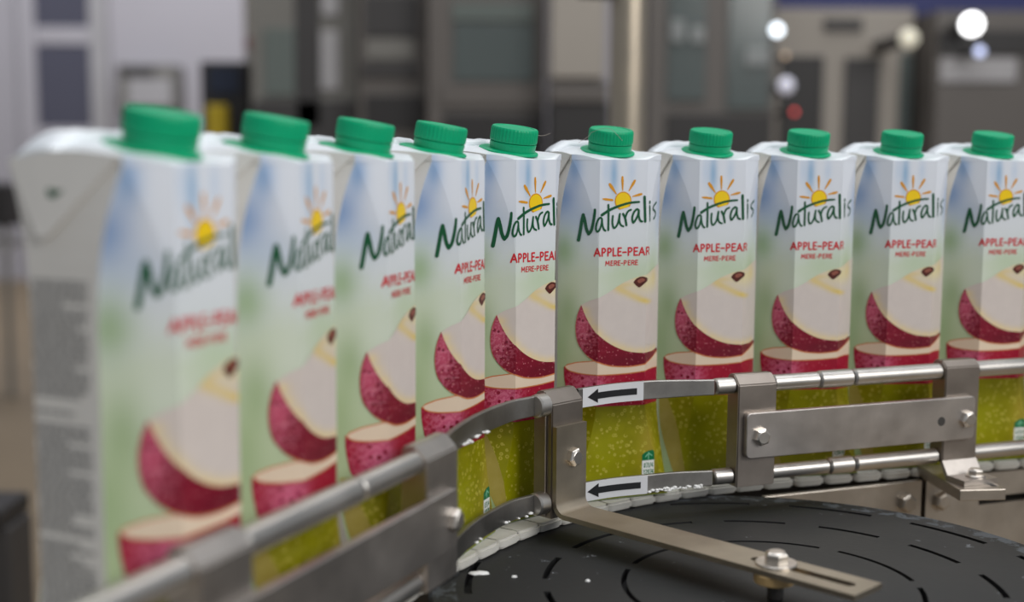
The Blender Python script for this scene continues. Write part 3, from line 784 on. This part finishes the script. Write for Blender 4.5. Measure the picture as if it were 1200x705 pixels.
# right-hand bracket with the long tie bar
brA, FA = bracket('chamfered steel bracket holding the left end of the right tie bar', FR, -0.019, -0.0330, -0.0050, -0.1410, -0.2130)
pegs(brA, FA, -0.0470, -0.0332)
# footed bracket
brB, FB = bracket('steel bracket with a bolted foot, right of the long tie bar', FR, 0.1418, 0.1275, 0.1560, -0.1405, -0.2100, 0.004)
bm = bmesh.new()
pr = [(0.005, -0.2085), (0.0072, -0.2085), (0.013, -0.2172), (0.030, -0.2172), (0.030, -0.2207), (0.012, -0.2207), (0.005, -0.2110)]
a = [bm.verts.new(FB @ Vector((0.1275, n, z))) for n, z in pr]; b = [bm.verts.new(FB @ Vector((0.1560, n, z))) for n, z in pr]
bm.faces.new(a); bm.faces.new(b[::-1])
for i in range(len(pr)): bm.faces.new((a[i], b[i], b[(i+1) % len(pr)], a[(i+1) % len(pr)]))
flip(bm); link_mesh('bent_foot', bm, M['steel'], brB)
hex_bolt('foot_bolt', brB, FB @ Vector((0.1435, 0.0215, -0.2172)), (0, 0, 1), 0.0052, 0.0036, 0.0068)
bm = bmesh.new(); bm_box(bm, (-0.016, -0.046, -0.2285), (0.016, 0.0225, -0.2209), 0, 0.0006, 2, FB @ Matrix.Translation((0.1405, 0.0180, 0)) @ Matrix.Rotation(math.radians(15), 4, 'Z')); flip(bm); link_mesh('support_bar', bm, M['frame'], brB)
bm = bmesh.new(); bm_box(bm, (0.0095, 0.004, -0.2212), (0.0130, 0.016, -0.22075), 0, 0, 2, FB @ Matrix.Translation((0.1405, 0.0180, 0)) @ Matrix.Rotation(math.radians(15), 4, 'Z')); flip(bm); link_mesh('support_slot', bm, M['black'], brB)
# middle bracket, the one with the arm
aM = math.radians(45.0); tM = Vector((math.cos(aM), math.sin(aM), 0)); nM = Vector((math.sin(aM), -math.cos(aM), 0)); PM = Vector((0.0285, 0.7555, 0))
FM0 = loc_frame(tM, nM, PM)
brM, FM = bracket('chamfered steel post at the bend with a long slotted arm over the black disc', FM0, 0.0, -0.0135, 0.0135, -0.1405, -0.2160, 0.007)
pegs(brM, FM @ Matrix.Translation((0, 0.0012, 0)), -0.0222, -0.0136, 0.0068)
bm = bmesh.new(); bm_box(bm, (-0.0152, -0.0062, -0.2150), (-0.0136, 0.0030, -0.1425), 0, 0.0005, 2, FM); flip(bm); link_mesh('clamp_plate', bm, M['bracket'], brM)
bm = bmesh.new()
zt_, zb_, th, nz = -0.1605, -0.2115, 0.003, 0.0072
R_ = 0.006; prof = [(nz+th, zt_)]
for q in range(7): a = q/6*PI/2; prof.append((nz+th+R_-R_*math.cos(a), zb_+R_-R_*math.sin(a)))
prof2 = [(nz, zt_)]
for q in range(7): a = q/6*PI/2; prof2.append((nz+th+R_-(R_+th)*math.cos(a), zb_+R_-(R_+th)*math.sin(a)))
HWA = 0.0130; n_s0, n_s1, n_end, hs = 0.1385, 0.1990, 0.2065, 0.0033
prof.append((n_s0-0.012, zb_)); prof2.append((n_s0-0.012, zb_-th))
L_ = [bm.verts.new(FM @ Vector((-HWA, n, z))) for n, z in prof]; L2 = [bm.verts.new(FM @ Vector((HWA, n, z))) for n, z in prof]
B_ = [bm.verts.new(FM @ Vector((-HWA, n, z))) for n, z in prof2]; B2 = [bm.verts.new(FM @ Vector((HWA, n, z))) for n, z in prof2]
for i in range(len(prof)-1):
    bm.faces.new((L_[i], L2[i], L2[i+1], L_[i+1])); bm.faces.new((B_[i], B_[i+1], B2[i+1], B2[i]))
    bm.faces.new((L_[i], L_[i+1], B_[i+1], B_[i])); bm.faces.new((L2[i], B2[i], B2[i+1], L2[i+1]))
bm.faces.new((L_[0], B_[0], B2[0], L2[0]))
# slotted end of the arm
def oval(z):
    pts = []
    for q in range(9): a = PI/2 + q*PI/8; pts.append((hs*math.sin(a-PI/2)*0 + hs*math.cos(a-PI/2+PI/2)*-1, 0)) if False else None
    out = []
    for q in range(9): a = -PI/2 + q*PI/8; out.append((hs*math.sin(a), n_s1 - hs + hs*math.cos(a)))
    for q in range(9): a = PI/2 + q*PI/8; out.append((hs*math.sin(a), n_s0 + hs + hs*math.cos(a)))
    return [bm.verts.new(FM @ Vector((x, n, z))) for x, n in out]
for z, (ea, eb) in ((zb_, (L_[-1], L2[-1])), (zb_-th, (B_[-1], B2[-1]))):
    ov = oval(z)
    c1 = bm.verts.new(FM @ Vector((HWA, n_end, z))); c2 = bm.verts.new(FM @ Vector((-HWA, n_end, z)))
    bm.faces.new([ea] + [c2] + ov[0:9][:1] + ov[9:][::-1][:0] + [ov[17]]) if False else None
    # ov[0..8] far end from left to right, ov[9..17] near end from right to left
    bm.faces.new([ea, ov[17], ov[0], c2]) ; bm.faces.new([c2] + ov[0:9] + [c1]); bm.faces.new([c1, ov[8], ov[9], eb]); bm.faces.new([eb] + ov[9:18] + [ea])
    if z == zb_: top_o, tc = ov, (c1, c2)
    else: bot_o, bc = ov, (c1, c2)
for i in range(18): bm.faces.new((top_o[i], top_o[(i+1) % 18], bot_o[(i+1) % 18], bot_o[i]))
bm.faces.new((tc[0], tc[1], bc[1], bc[0])); bm.faces.new((L_[-1], tc[1], bc[1], B_[-1])); bm.faces.new((L2[-1], B2[-1], bc[0], tc[0]))
flip(bm); link_mesh('arm', bm, M['arm'], brM, 30)
hex_bolt('plate_bolt', brM, FM @ Vector((0.0012, nz+th, -0.180)), nM, 0.0056, 0.0040, 0, 'bolt', 0.2)
hex_bolt('arm_bolt', brM, FM @ Vector((0.0, 0.1535, zb_)), (0, 0, 1), 0.0062, 0.0052, 0.0108, 'bolt', 0.5)
bm = bmesh.new(); bm_cyl(bm, FM @ Vector((-0.003, 0.1545, zb_-th-0.0001)), FM @ Vector((-0.003, 0.1545, zb_-th-0.0055)), 0.0105, 32); flip(bm)
o = link_mesh('spacer', bm, M['brass'], brM, 35); o['label'] = 'bronze coloured round spacer'
bm = bmesh.new(); bm_cyl(bm, FM @ Vector((0, 0.1535, zb_-th-0.0055)), FM @ Vector((0, 0.1535, -0.2297)), 0.0042, 24); flip(bm); link_mesh('pivot_pin', bm, M['dark_steel'], brM, 35)
# left-hand brackets
PL = Vector((-0.0507, 0.5906, 0)); aL = math.radians(66.6); tL = Vector((math.cos(aL), math.sin(aL), 0)); nL = Vector((math.sin(aL), -math.cos(aL), 0))
FL = loc_frame(tL, nL, PL)
brL, FLl = bracket('blurred steel bracket at the far end of the left tie bar', FL, 0.028, 0.0115, 0.0450, -0.1400, -0.2115, 0.0065, 'steel')
brN, FN = bracket('very blurred steel bracket nearest the lens on the left rail', FL, -0.146, -0.1630, -0.1300, -0.1400, -0.2115, 0.0065, 'steel')

def tie_bar(label, frame, t0, t1, z0, z1, bolts, hole=None):
    base = frame @ Vector(((t0+t1)/2, 0.009, 0))
    o = thing('tie_bar', label, 'steel bar', (base.x, base.y, HC + z0), 0)
    F = Matrix.Translation(-o.location) @ frame
    bm = bmesh.new(); cr = 0.0032; pts = []
    for cx0, cz0, a0 in ((t1-cr, z1-cr, 0), (t0+cr, z1-cr, PI/2), (t0+cr, z0+cr, PI), (t1-cr, z0+cr, 3*PI/2)):
        for q in range(6): pts.append((cx0 + cr*math.cos(a0 + q*PI/10), cz0 + cr*math.sin(a0 + q*PI/10)))
    rows_ = []
    for y_, ins in ((0.0072, 0), (0.0107, 0), (0.0112, 0.0005)):
        mx, mz = (t0+t1)/2, (z0+z1)/2
        rows_.append([bm.verts.new((x - ins*(1 if x > mx else -1), y_, z - ins*(1 if z > mz else -1))) for x, z in pts])
    for a, b in zip(rows_, rows_[1:]):
        for q in range(len(pts)): bm.faces.new((a[q], a[(q+1) % len(pts)], b[(q+1) % len(pts)], b[q]))
    bm.faces.new(rows_[0][::-1]); bm.faces.new(rows_[-1])
    for v in bm.verts: v.co = F @ v.co
    flip(bm); link_mesh('bar', bm, M['steel'], o)
    n = (frame.to_3x3() @ Vector((0, 1, 0)))
    for t, z in bolts: hex_bolt('bolt', o, F @ Vector((t, 0.0112, z)), n, 0.0058, 0.0040, 0, 'bolt', random.random())
    if hole:
        bm = bmesh.new(); bm_cyl(bm, F @ Vector((hole[0], 0.0104, hole[1])), F @ Vector((hole[0], 0.01125, hole[1])), 0.0032, 20, 0.0001); flip(bm); link_mesh('bolt_hole', bm, M['dark_steel'], o)
    return o
tie_bar('long flat steel bar bolted across two brackets right of the arrow stickers', FR, -0.0290, 0.1500, -0.1938, -0.1645, [(-0.0187, -0.1798), (0.1430, -0.1798)], (0.1220, -0.1801))
tie_bar('blurred flat steel bar crossing the lower left corner', FL, -0.1780, 0.0365, -0.1938, -0.1645, [(0.0310, -0.1795), (-0.148, -0.1795)])

def rod(label, frame, z, segs, cat='rod'):
    base = frame @ Vector(((segs[0][0]+segs[-1][1])/2, 0, z))
    o = thing('guide_rod', label, cat, (base.x, base.y, HC + z), 0, 'steel guide rods beside the cartons')
    F = Matrix.Translation(-o.location) @ frame
    for t0, t1, r, nm in segs:
        bm = bmesh.new(); bm_cyl(bm, F @ Vector((t0, 0, z)), F @ Vector((t1, 0, z)), r, 28, 0.0012); flip(bm)
        link_mesh(nm, bm, M['rod'] if nm != 'seal_ring' else M['dark_steel'], o, 30)
    return o
rod('upper steel guide rod right of the chamfered bracket, running past the footed one', FR, ZU, [(-0.0049, 0.030, 0.0052, 'sleeve'), (0.0301, 0.0560, 0.0058, 'sleeve'), (0.0561, 0.0572, 0.0046, 'seal_ring'), (0.0573, 0.1274, 0.0056, 'tube')])
rod('upper steel guide rod right of the footed bracket', FR, ZU, [(0.1561, 0.34, 0.0056, 'tube')])
rod('lower steel guide rod under the long right tie bar', FR, ZL, [(-0.0049, 0.040, 0.0047, 'sleeve'), (0.0401, 0.0592, 0.0056, 'sleeve'), (0.0593, 0.0604, 0.0044, 'seal_ring'), (0.0605, 0.1274, 0.0053, 'tube')])
rod('lower steel guide rod right of the footed bracket', FR, ZL, [(0.1561, 0.34, 0.0053, 'tube')])
rod('upper blurred steel guide rod between the two left brackets', FL, ZU, [(-0.1299, -0.0440, 0.0060, 'tube'), (-0.0439, -0.0425, 0.0052, 'seal_ring'), (-0.0424, 0.0114, 0.0056, 'tube')])
rod('upper blurred steel guide rod at the near left corner', FL, ZU, [(-0.26, -0.1631, 0.0060, 'tube')])
rod('lower blurred steel guide rod behind the left tie bar', FL, ZL, [(-0.1299, 0.0114, 0.0056, 'tube')])

def ribbon_frames(pts):
    d = catmull(pts, 16); s = [0.0]
    for a, b in zip(d, d[1:]): s.append(s[-1] + math.hypot(b[0]-a[0], b[1]-a[1]))
    def f(q):
        q = max(0, min(s[-1], q))
        for i in range(len(s)-1):
            if q <= s[i+1] + 1e-12:
                t = (q-s[i])/(s[i+1]-s[i]); a, b = d[i], d[i+1]
                l = math.hypot(b[0]-a[0], b[1]-a[1]); tx, ty = (b[0]-a[0])/l, (b[1]-a[1])/l
                return Vector((a[0]+(b[0]-a[0])*t, a[1]+(b[1]-a[1])*t, 0)), Vector((ty, -tx, 0))
    return f, s[-1]
def strip(label, pts, z, h0, h1, th=0.003):
    """flat bar on edge along pts (left to right), front side towards the viewer"""
    f, L = ribbon_frames(pts); mid, _ = f(L/2)
    o = thing('guide_strip', label, 'steel strip', (mid.x, mid.y, HC + z), 0, 'flat steel guide strips around the bend')
    off = Vector((mid.x, mid.y, 0)); bm = bmesh.new(); prev = None; n = 40
    for i in range(n+1):
        p, nn = f(L*i/n); p = p - off; h = (h0 + (h1-h0)*smooth01((i/n-0.55)/0.45))/2
        r = [bm.verts.new(p + nn*a + Vector((0, 0, b))) for a, b in ((th/2, -h+.0005), (th/2, h-.0005), (th/2-.0005, h), (-th/2+.0005, h), (-th/2, h-.0005), (-th/2, -h+.0005), (-th/2+.0005, -h), (th/2-.0005, -h))]
        if prev:
            for j in range(8): bm.faces.new((prev[j], prev[(j+1) % 8], r[(j+1) % 8], r[j]))
        else: bm.faces.new(r)
        prev = r
    bm.faces.new(prev[::-1]); flip(bm); link_mesh('bar', bm, M['strip'], o, 40)
    return o, f, L, off
UP_R = [(0.0392, 0.7650), (0.0437, 0.7690), (0.0620, 0.7830), (0.0843, 0.7935), (0.1060, 0.8000), (0.1275, 0.8045)]
LO_R = [(0.0392, 0.7650), (0.0455, 0.7700), (0.0630, 0.7805), (0.0860, 0.7895), (0.1060, 0.7985), (0.1275, 0.8045)]
UP_L = [(-0.0328, 0.6325), (-0.0295, 0.6510), (-0.0185, 0.6880), (-0.0020, 0.7230), (0.0075, 0.7350), (0.0180, 0.7455)]
def sticker(o, f, off, s0, s1, h, th=0.003, dz=0.0):
    bm = bmesh.new(); n = 16; prev = None
    def pt(s, z, e): p, nn = f(s); return p - off + nn*(th/2 + e) + Vector((0, 0, z + dz))
    for i in range(n+1):
        s = s0 + (s1-s0)*i/n
        r = [bm.verts.new(pt(s, -h/2, 0.0003)), bm.verts.new(pt(s, h/2, 0.0003))]
        if prev: bm.faces.new((prev[0], r[0], r[1], prev[1])).material_index = 0
        prev = r
    W_ = s1 - s0; ba = bmesh.new()
    def strip2(xa, ya, xb, yb, m=8):
        pv = None
        for i in range(m+1):
            t = i/m; x = xa + (xb-xa)*t; y = ya + (yb-ya)*t
            r = [ba.verts.new(pt(s0 + W_*x, -h*y, 0.0005)), ba.verts.new(pt(s0 + W_*x, h*y, 0.0005))]
            if pv: ba.faces.new((pv[0], r[0], r[1], pv[1]))
            pv = r
    strip2(0.085, 0.004, 0.265, 0.37); strip2(0.265, 0.17, 0.90, 0.17)
    s = link_mesh('arrow_sticker', bm, M['sticker'], o); s['label'] = 'white sticker with a black arrow pointing left'
    link_mesh('arrow', ba, M['ink'], s)
def foam_bits(o, f, off, s0, s1, z, n, seed, th=0.003):
    r = random.Random(seed); bm = bmesh.new()
    for i in range(n):
        s = r.uniform(s0, s1); p, nn = f(s); p = p - off + nn*(th/2 + 0.0002) + Vector((0, 0, z + r.uniform(-.0006, .0010)))
        q = bmesh.ops.create_icosphere(bm, subdivisions=1, radius=r.uniform(0.0005, 0.0012), matrix=Matrix.Translation(p) @ Matrix.Diagonal((1.5, 1.5, 0.8, 1)))
    x = link_mesh('foam_residue', bm, M['foam'], o, 60); x['kind'] = 'stuff'
o, f, L, off = strip('upper flat steel strip with an arrow sticker, right of the post with the arm', UP_R, ZU, 0.0116, 0.0098)
sticker(o, f, off, 0.0035, 0.0505, 0.0118)
o, f, L, off = strip('lower flat steel strip with an arrow sticker, right of the post with the arm', LO_R, ZL, 0.0116, 0.0098)
sticker(o, f, off, 0.0040, 0.0515, 0.0118)
foam_bits(o, f, off, 0.052, 0.090, -0.0048, 60, 2)
o, f, L, off = strip('upper flat steel strip left of the post, with white foam along its lower edge', UP_L, ZU, 0.0122, 0.0116)
foam_bits(o, f, off, 0.03, 0.075, -0.0058, 14, 3)
o, f, L, off = strip('lower flat steel strip left of the post, edged with white foam', UP_L, ZL, 0.0122, 0.0116)
foam_bits(o, f, off, 0.04, 0.122, -0.0052, 10, 4)

# dried flakes on the disc, fibres on two caps
def flake(x, y, r, seed, label):
    rr_ = random.Random(seed); bm = bmesh.new(); n = 12
    pts = [((r*(0.7+0.5*rr_.random()))*math.cos(2*PI*i/n)*1.5, (r*(0.7+0.5*rr_.random()))*math.sin(2*PI*i/n)*0.8) for i in range(n)]
    top_ = bm.verts.new((0, 0, 0.0012)); a = [bm.verts.new((px, py, 0.0)) for px, py in pts]; b = [bm.verts.new((px*.8, py*.8, 0.0008)) for px, py in pts]
    for i in range(n):
        j = (i+1) % n; bm.faces.new((a[i], a[j], b[j], b[i])); bm.faces.new((b[i], b[j], top_))
    bm.faces.new(a[::-1])
    o = link_mesh('foam_flake', bm, M['foam'], None, 50, (x, y, DZ)); tag(o, label, 'flake'); return o
flake(-0.0170, 0.6840, 0.0038, 1, 'white dried foam flake on the black disc near the left bracket')
flake(0.0020, 0.6780, 0.0010, 2, 'tiny white speck on the black disc right of the foam flake')
flake(0.0415, 0.6720, 0.0009, 5, 'tiny white speck on the black disc below the long arm')
def fibre(name, pts, label):
    bm = bmesh.new(); d = catmull(pts, 8); prev = None
    for i, p in enumerate(d):
        a = Vector(d[max(0, i-1)]); b = Vector(d[min(len(d)-1, i+1)]); q = (b-a).to_track_quat('Z', 'Y')
        r = [bm.verts.new(Vector(p) + q @ Vector((0.00012*math.cos(t), 0.00012*math.sin(t), 0))) for t in (0, 2*PI/3, 4*PI/3)]
        if prev:
            for j in range(3): bm.faces.new((prev[j], prev[(j+1) % 3], r[(j+1) % 3], r[j]))
        prev = r
    o = link_mesh(name, bm, M['fibre']); tag(o, label, 'fibre')
def capw(i, x, y, z):
    cx, cy, t, _ = CARTONS[i]; return (cx + x*math.cos(t) - y*math.sin(t), cy + x*math.sin(t) + y*math.cos(t), BASE + z)
fibre('loose_fibre', [capw(4, 0.0105, -0.012, 0.2352), capw(4, 0.0150, -0.016, 0.2335), capw(4, 0.020, -0.019, 0.2315), capw(4, 0.026, -0.021, 0.2330)], 'thin pale fibre hanging off the cap of the carton at the bend')
fibre('loose_fibre', [capw(5, -0.0220, -0.014, 0.2275), capw(5, -0.017, -0.018, 0.2315), capw(5, -0.0146, -0.020, 0.2345), capw(5, -0.008, -0.0295, 0.2365), capw(5, 0.001, -0.0300, 0.2290)], 'thin pale fibre clinging to the cap of the carton behind the stickers')

# ------------------------------------------------------------------ the hall behind
def pm(name, c, rough=0.5, metallic=0.0): return plain(name, c, rough, metallic, 0.10, 3)
def part(name, root, x0, x1, z0, z1, yf, depth, mat, bevel=0.006):
    bm = bmesh.new(); L = root.location
    bm_box(bm, (x0-L.x, yf-L.y, z0-L.z), (x1-L.x, yf+depth-L.y, z1-L.z), 0, bevel); return link_mesh(name, bm, mat, root)
def pane(name, root, x0, x1, z0, z1, yf, mat): return part(name, root, x0, x1, z0, z1, yf-0.012, 0.011, mat, 0.002)
B = dict(plate=pm('painted_reflection_grey', (136, 140, 140)), grey=pm('machine_grey', (120, 118, 113)), brown=pm('machine_taupe', (98, 93, 89)), beige=pm('machine_beige', (158, 151, 142)), dark=pm('machine_dark', (62, 60, 60)),  # plate: pale tone of the reflections painted on the glass guards
         darker=pm('machine_deep_grey', (44, 42, 42)), glassy=pm('greenish_window', (104, 112, 108), 0.2), bluish=pm('bluish_window', (88, 96, 95), 0.15), light=pm('machine_light', (168, 166, 168)),  # darker: the deepest grey, for bodies, stands and openings alike
         navy=pm('navy_paint', (34, 44, 66)), yellow=pm('yellow_paint', (176, 152, 20)), blue=pm('blue_paint', (44, 50, 104)), lilac=pm('dark_lilac_window', (84, 84, 98), 0.25), red=pm('red_paint', (150, 92, 92)))
# door in the back wall
d = thing('door_1', 'dark glazed door in the pale wall at far left', 'door', (-3.888, 11.39, 0)); d['kind'] = 'structure'
part('door_frame', d, -4.261, -4.12, 0.0, 3.30, 11.30, 0.095, M['wall']); part('door_frame', d, -3.648, -3.499, 0.0, 3.30, 11.30, 0.095, B['light'])
part('door_leaf', d, -4.12, -3.648, 0.0, 1.34, 11.33, 0.06, M['wall']); part('door_leaf', d, -4.12, -3.648, 2.048, 2.199, 11.33, 0.06, M['wall'])
part('pane', d, -4.12, -3.648, 1.34, 2.048, 11.345, 0.04, B['lilac']); part('pane', d, -4.12, -3.648, 2.199, 3.0, 11.345, 0.04, B['lilac'])
r = thing('wall_box', 'small grey box with dark top fixed to the far pale wall', 'box', (-3.11, 11.2, 1.49))
part('box_body', r, -3.36, -2.86, 1.49, 1.865, 11.1, 0.295, B['grey']); pane('dark_panel', r, -3.33, -3.04, 1.765, 1.85, 11.1, B['dark']); pane('light_panel', r, -3.26, -2.90, 1.52, 1.75, 11.1, B['light'])
r = thing('low_trolley', 'dark low trolley on the brown floor at the far left edge', 'trolley', (-2.48, 6.1, 0))
part('trolley_top', r, -2.70, -2.33, 0.80, 1.0, 5.95, 0.4, B['darker'])
for xx in (-2.68, -2.36): part('leg', r, xx, xx+0.025, 0, 0.80, 5.97, 0.03, B['grey'])
part('lower_shelf', r, -2.69, -2.34, 0.70, 0.73, 5.96, 0.38, B['light'])
r = thing('dark_cabinet', 'dark cabinet with a navy panel at the foot of the beige column', 'cabinet', (-1.15, 5.3, 0))
part('cabinet_body', r, -1.242, -1.057, 0, 1.51, 5.2, 0.3, B['darker']); pane('navy_panel', r, -1.205, -1.085, 1.385, 1.49, 5.2, B['navy'])
r = thing('yellow_canister', 'yellow canister standing before the dark cabinet', 'canister', (-1.145, 5.05, 0))
bm = bmesh.new(); bm_cyl(bm, (0, 0, 1.16), (0, 0, 1.335), 0.045, 24, 0.01); link_mesh('canister_body', bm, B['yellow'], r, 40)
bm = bmesh.new(); bm_cyl(bm, (0, 0, 0), (0, 0, 1.16), 0.03, 20, 0.004); link_mesh('stand', bm, B['darker'], r, 40)
r = thing('beige_column', 'thick beige column rising left of the grey machine', 'column', (-1.05, 5.55, 0))
bm = bmesh.new(); bm_cyl(bm, (0, 0, 0), (0, 0, 3.6), 0.085, 32, 0.004); link_mesh('column_shaft', bm, pm('column_beige', (186, 178, 168)), r, 40)
bm = bmesh.new(); bm_cyl(bm, (0.02, -0.12, 1.80), (0.02, -0.06, 1.80), 0.045, 20, 0.006); link_mesh('valve', bm, B['dark'], r, 40)
bm = bmesh.new(); bm_cyl(bm, (-0.03, -0.1, 1.60), (-0.03, -0.05, 1.60), 0.035, 20, 0.006); link_mesh('red_plug', bm, B['red'], r, 40)

def cabinet(label, x0, x1, ztop, yf, depth, mat, parts, group='machines in the hall behind'):
    r = thing('machine_cabinet', label, 'machine', ((x0+x1)/2, yf + depth/2, 0), 0, group)
    part('housing', r, x0, x1, 0, ztop, yf, depth, mat)
    for nm, a, b, c_, d_, mt in parts: pane(nm, r, a, b, c_, d_, yf, B[mt])
    return r
cabinet('grey machine with a pale green window and dark bands, right of the beige column', -0.960, -0.569, 2.3, 4.8, 0.7, B['grey'], [('window', -0.91, -0.798, 1.362, 1.602, 'glassy'), ('dark_band', -0.794, -0.707, 1.25, 1.86, 'dark'),
    ('light_panel', -0.698, -0.636, 1.651, 1.86, 'light'), ('light_panel', -0.704, -0.638, 1.384, 1.596, 'light'), ('lower_panel', -0.946, -0.582, 1.0, 1.344, 'dark')])
cabinet('dark machine with stacked shelves behind the third and fourth carton caps', -0.543, -0.305, 2.3, 4.6, 0.7, B['brown'], [('dark_opening', -0.518, -0.333, 1.562, 1.70, 'dark'), ('shelf', -0.513, -0.349, 1.48, 1.551, 'grey'), ('dark_opening', -0.531, -0.334, 1.421, 1.468, 'dark'), ('dark_opening', -0.52, -0.316, 1.24, 1.356, 'darker')])
cabinet('taupe machine with one wide green grey window behind the bend', -0.288, 0.110, 2.3, 4.4, 0.7, B['brown'], [('upper_beam', -0.205, 0.066, 1.595, 1.654, 'glassy'), ('window', -0.199, 0.069, 1.398, 1.586, 'bluish'), ('lower_beam', -0.245, 0.105, 1.316, 1.392, 'brown'), ('dark_opening', -0.234, 0.105, 1.0, 1.287, 'darker')])
r = thing('hanging_panel_unit', 'plain beige panelled unit left of the near steel pole', 'machine', (0.205, 4.4, 0))
part('stand', r, 0.12, 0.309, 0, 1.322, 4.2, 0.4, B['darker']); part('lower_rail', r, 0.12, 0.303, 1.322, 1.39, 4.19, 0.4, B['brown']); part('beige_panel', r, 0.12, 0.291, 1.397, 2.2, 4.18, 0.4, B['beige'])
D_ = cabinet('machine with two bluish glass guards right of the near steel pole', 0.44, 0.859, 2.3, 4.3, 0.7, B['brown'], [('glass_guard', 0.504, 0.627, 1.333, 1.70, 'bluish'), ('glass_guard', 0.70, 0.839, 1.306, 1.70, 'bluish'), ('dark_opening', 0.504, 0.848, 1.0, 1.289, 'darker')])
cabinet('taupe framed machine with dark doorways under the blue beam', 0.895, 1.400, 1.665, 4.6, 0.6, B['beige'], [('dark_doorway', 0.935, 1.086, 1.10, 1.50, 'darker'), ('dark_doorway', 1.16, 1.283, 1.10, 1.495, 'dark'), ('glass_guard', 1.353, 1.396, 1.10, 1.514, 'bluish'), ('dark_clamp', 1.082, 1.216, 1.589, 1.63, 'dark')])
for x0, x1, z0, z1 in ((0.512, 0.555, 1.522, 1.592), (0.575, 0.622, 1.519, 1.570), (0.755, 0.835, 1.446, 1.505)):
    part('painted_reflection', D_, x0, x1, z0, z1, 4.276, 0.012, B['plate'], 0.003)  # streaky light reflections on the glass guards, painted as thin pale boxes
r = thing('blue_crossbeam', 'dark blue horizontal beam along the top right', 'beam', (1.54, 5.35, 0))
part('beam', r, 0.95, 2.3, 1.708, 1.85, 5.25, 0.2, B['blue']); part('post', r, 2.16, 2.3, 0, 1.708, 5.25, 0.2, B['blue']); part('post', r, 0.95, 1.0, 0, 1.708, 5.25, 0.05, B['blue'])
cabinet('brown machine with a light strip panel at far right', 1.412, 1.95, 1.64, 4.4, 0.6, B['brown'], [('dark_opening', 1.42, 1.90, 1.495, 1.574, 'darker'), ('light_panel', 1.43, 1.684, 1.404, 1.483, 'light'), ('brown_panel', 1.42, 1.90, 1.05, 1.394, 'brown')])
# the near pole
r = thing('steel_pole', 'slightly blurred upright steel pole behind the sharp cartons', 'pole', (0.1665, 1.9, 0))
bm = bmesh.new(); bm_cyl(bm, (0, 0, 0.012), (0, 0, 2.4), 0.0265, 40, 0.002); link_mesh('pole_tube', bm, steel('satin_pole_steel', (190, 178, 160), 0.40, 0.05, 10), r, 40)
bm = bmesh.new(); bm_cyl(bm, (0, 0, 0), (0, 0, 0.012), 0.07, 40, 0.002); link_mesh('base_plate', bm, B['dark'], r, 40)
bm = bmesh.new(); bm_cyl(bm, (-0.075, -0.02, 1.405), (-0.027, 0, 1.405), 0.020, 24, 0.003); link_mesh('clamp_knob', bm, B['darker'], r, 40)
# dark post at the lower left
r = thing('machine_stand', 'dark machine post left of the nearest carton', 'stand', (-0.825, 2.05, 0))
part('post', r, -0.87, -0.797, 0, 0.568, 2.0, 0.1, B['dark']); part('cap', r, -0.88, -0.803, 0.568, 0.600, 1.99, 0.12, B['darker'])
# small lamps on the machines, far out of focus
def lamp(x, y, z, rad, c, s, label, back):
    r = thing('signal_lamp', label, 'lamp', (x, y, z), 0, 'small lamps on the far machines')
    bm = bmesh.new(); bmesh.ops.create_uvsphere(bm, u_segments=16, v_segments=10, radius=rad); link_mesh('bulb', bm, emitter('lamp_glow', c, s), r, 60)
    bm = bmesh.new(); bm_cyl(bm, (0, rad*0.6, 0), (0, back - y, 0), rad*0.8, 16, 0.001); link_mesh('socket', bm, B['dark'], r, 40)
lamp(0.850, 4.25, 1.558, 0.019, (236, 246, 255), 3.2, 'white lamp glowing high on the glass guarded machine', 4.30)
lamp(0.880, 4.25, 1.477, 0.008, (220, 190, 160), 0.8, 'dim warm lamp under the white one', 4.60)
lamp(0.915, 4.25, 1.297, 0.008, (230, 80, 80), 1.6, 'dim red lamp low beside the dark doorway', 4.60)
lamp(1.478, 4.25, 1.580, 0.032, (255, 255, 255), 5.0, 'brightest white lamp at upper right', 4.40)
lamp(1.508, 4.25, 1.494, 0.015, (205, 215, 255), 1.4, 'bluish lamp just below the brightest one', 4.40)
lamp(1.277, 4.25, 1.534, 0.030, (225, 220, 200), 0.5, 'soft cream lamp left of the brightest one', 4.60)
lamp(0.885, 4.25, 1.382, 0.026, (215, 215, 230), 0.45, 'pale whitish lamp between the warm and the red one', 4.60)
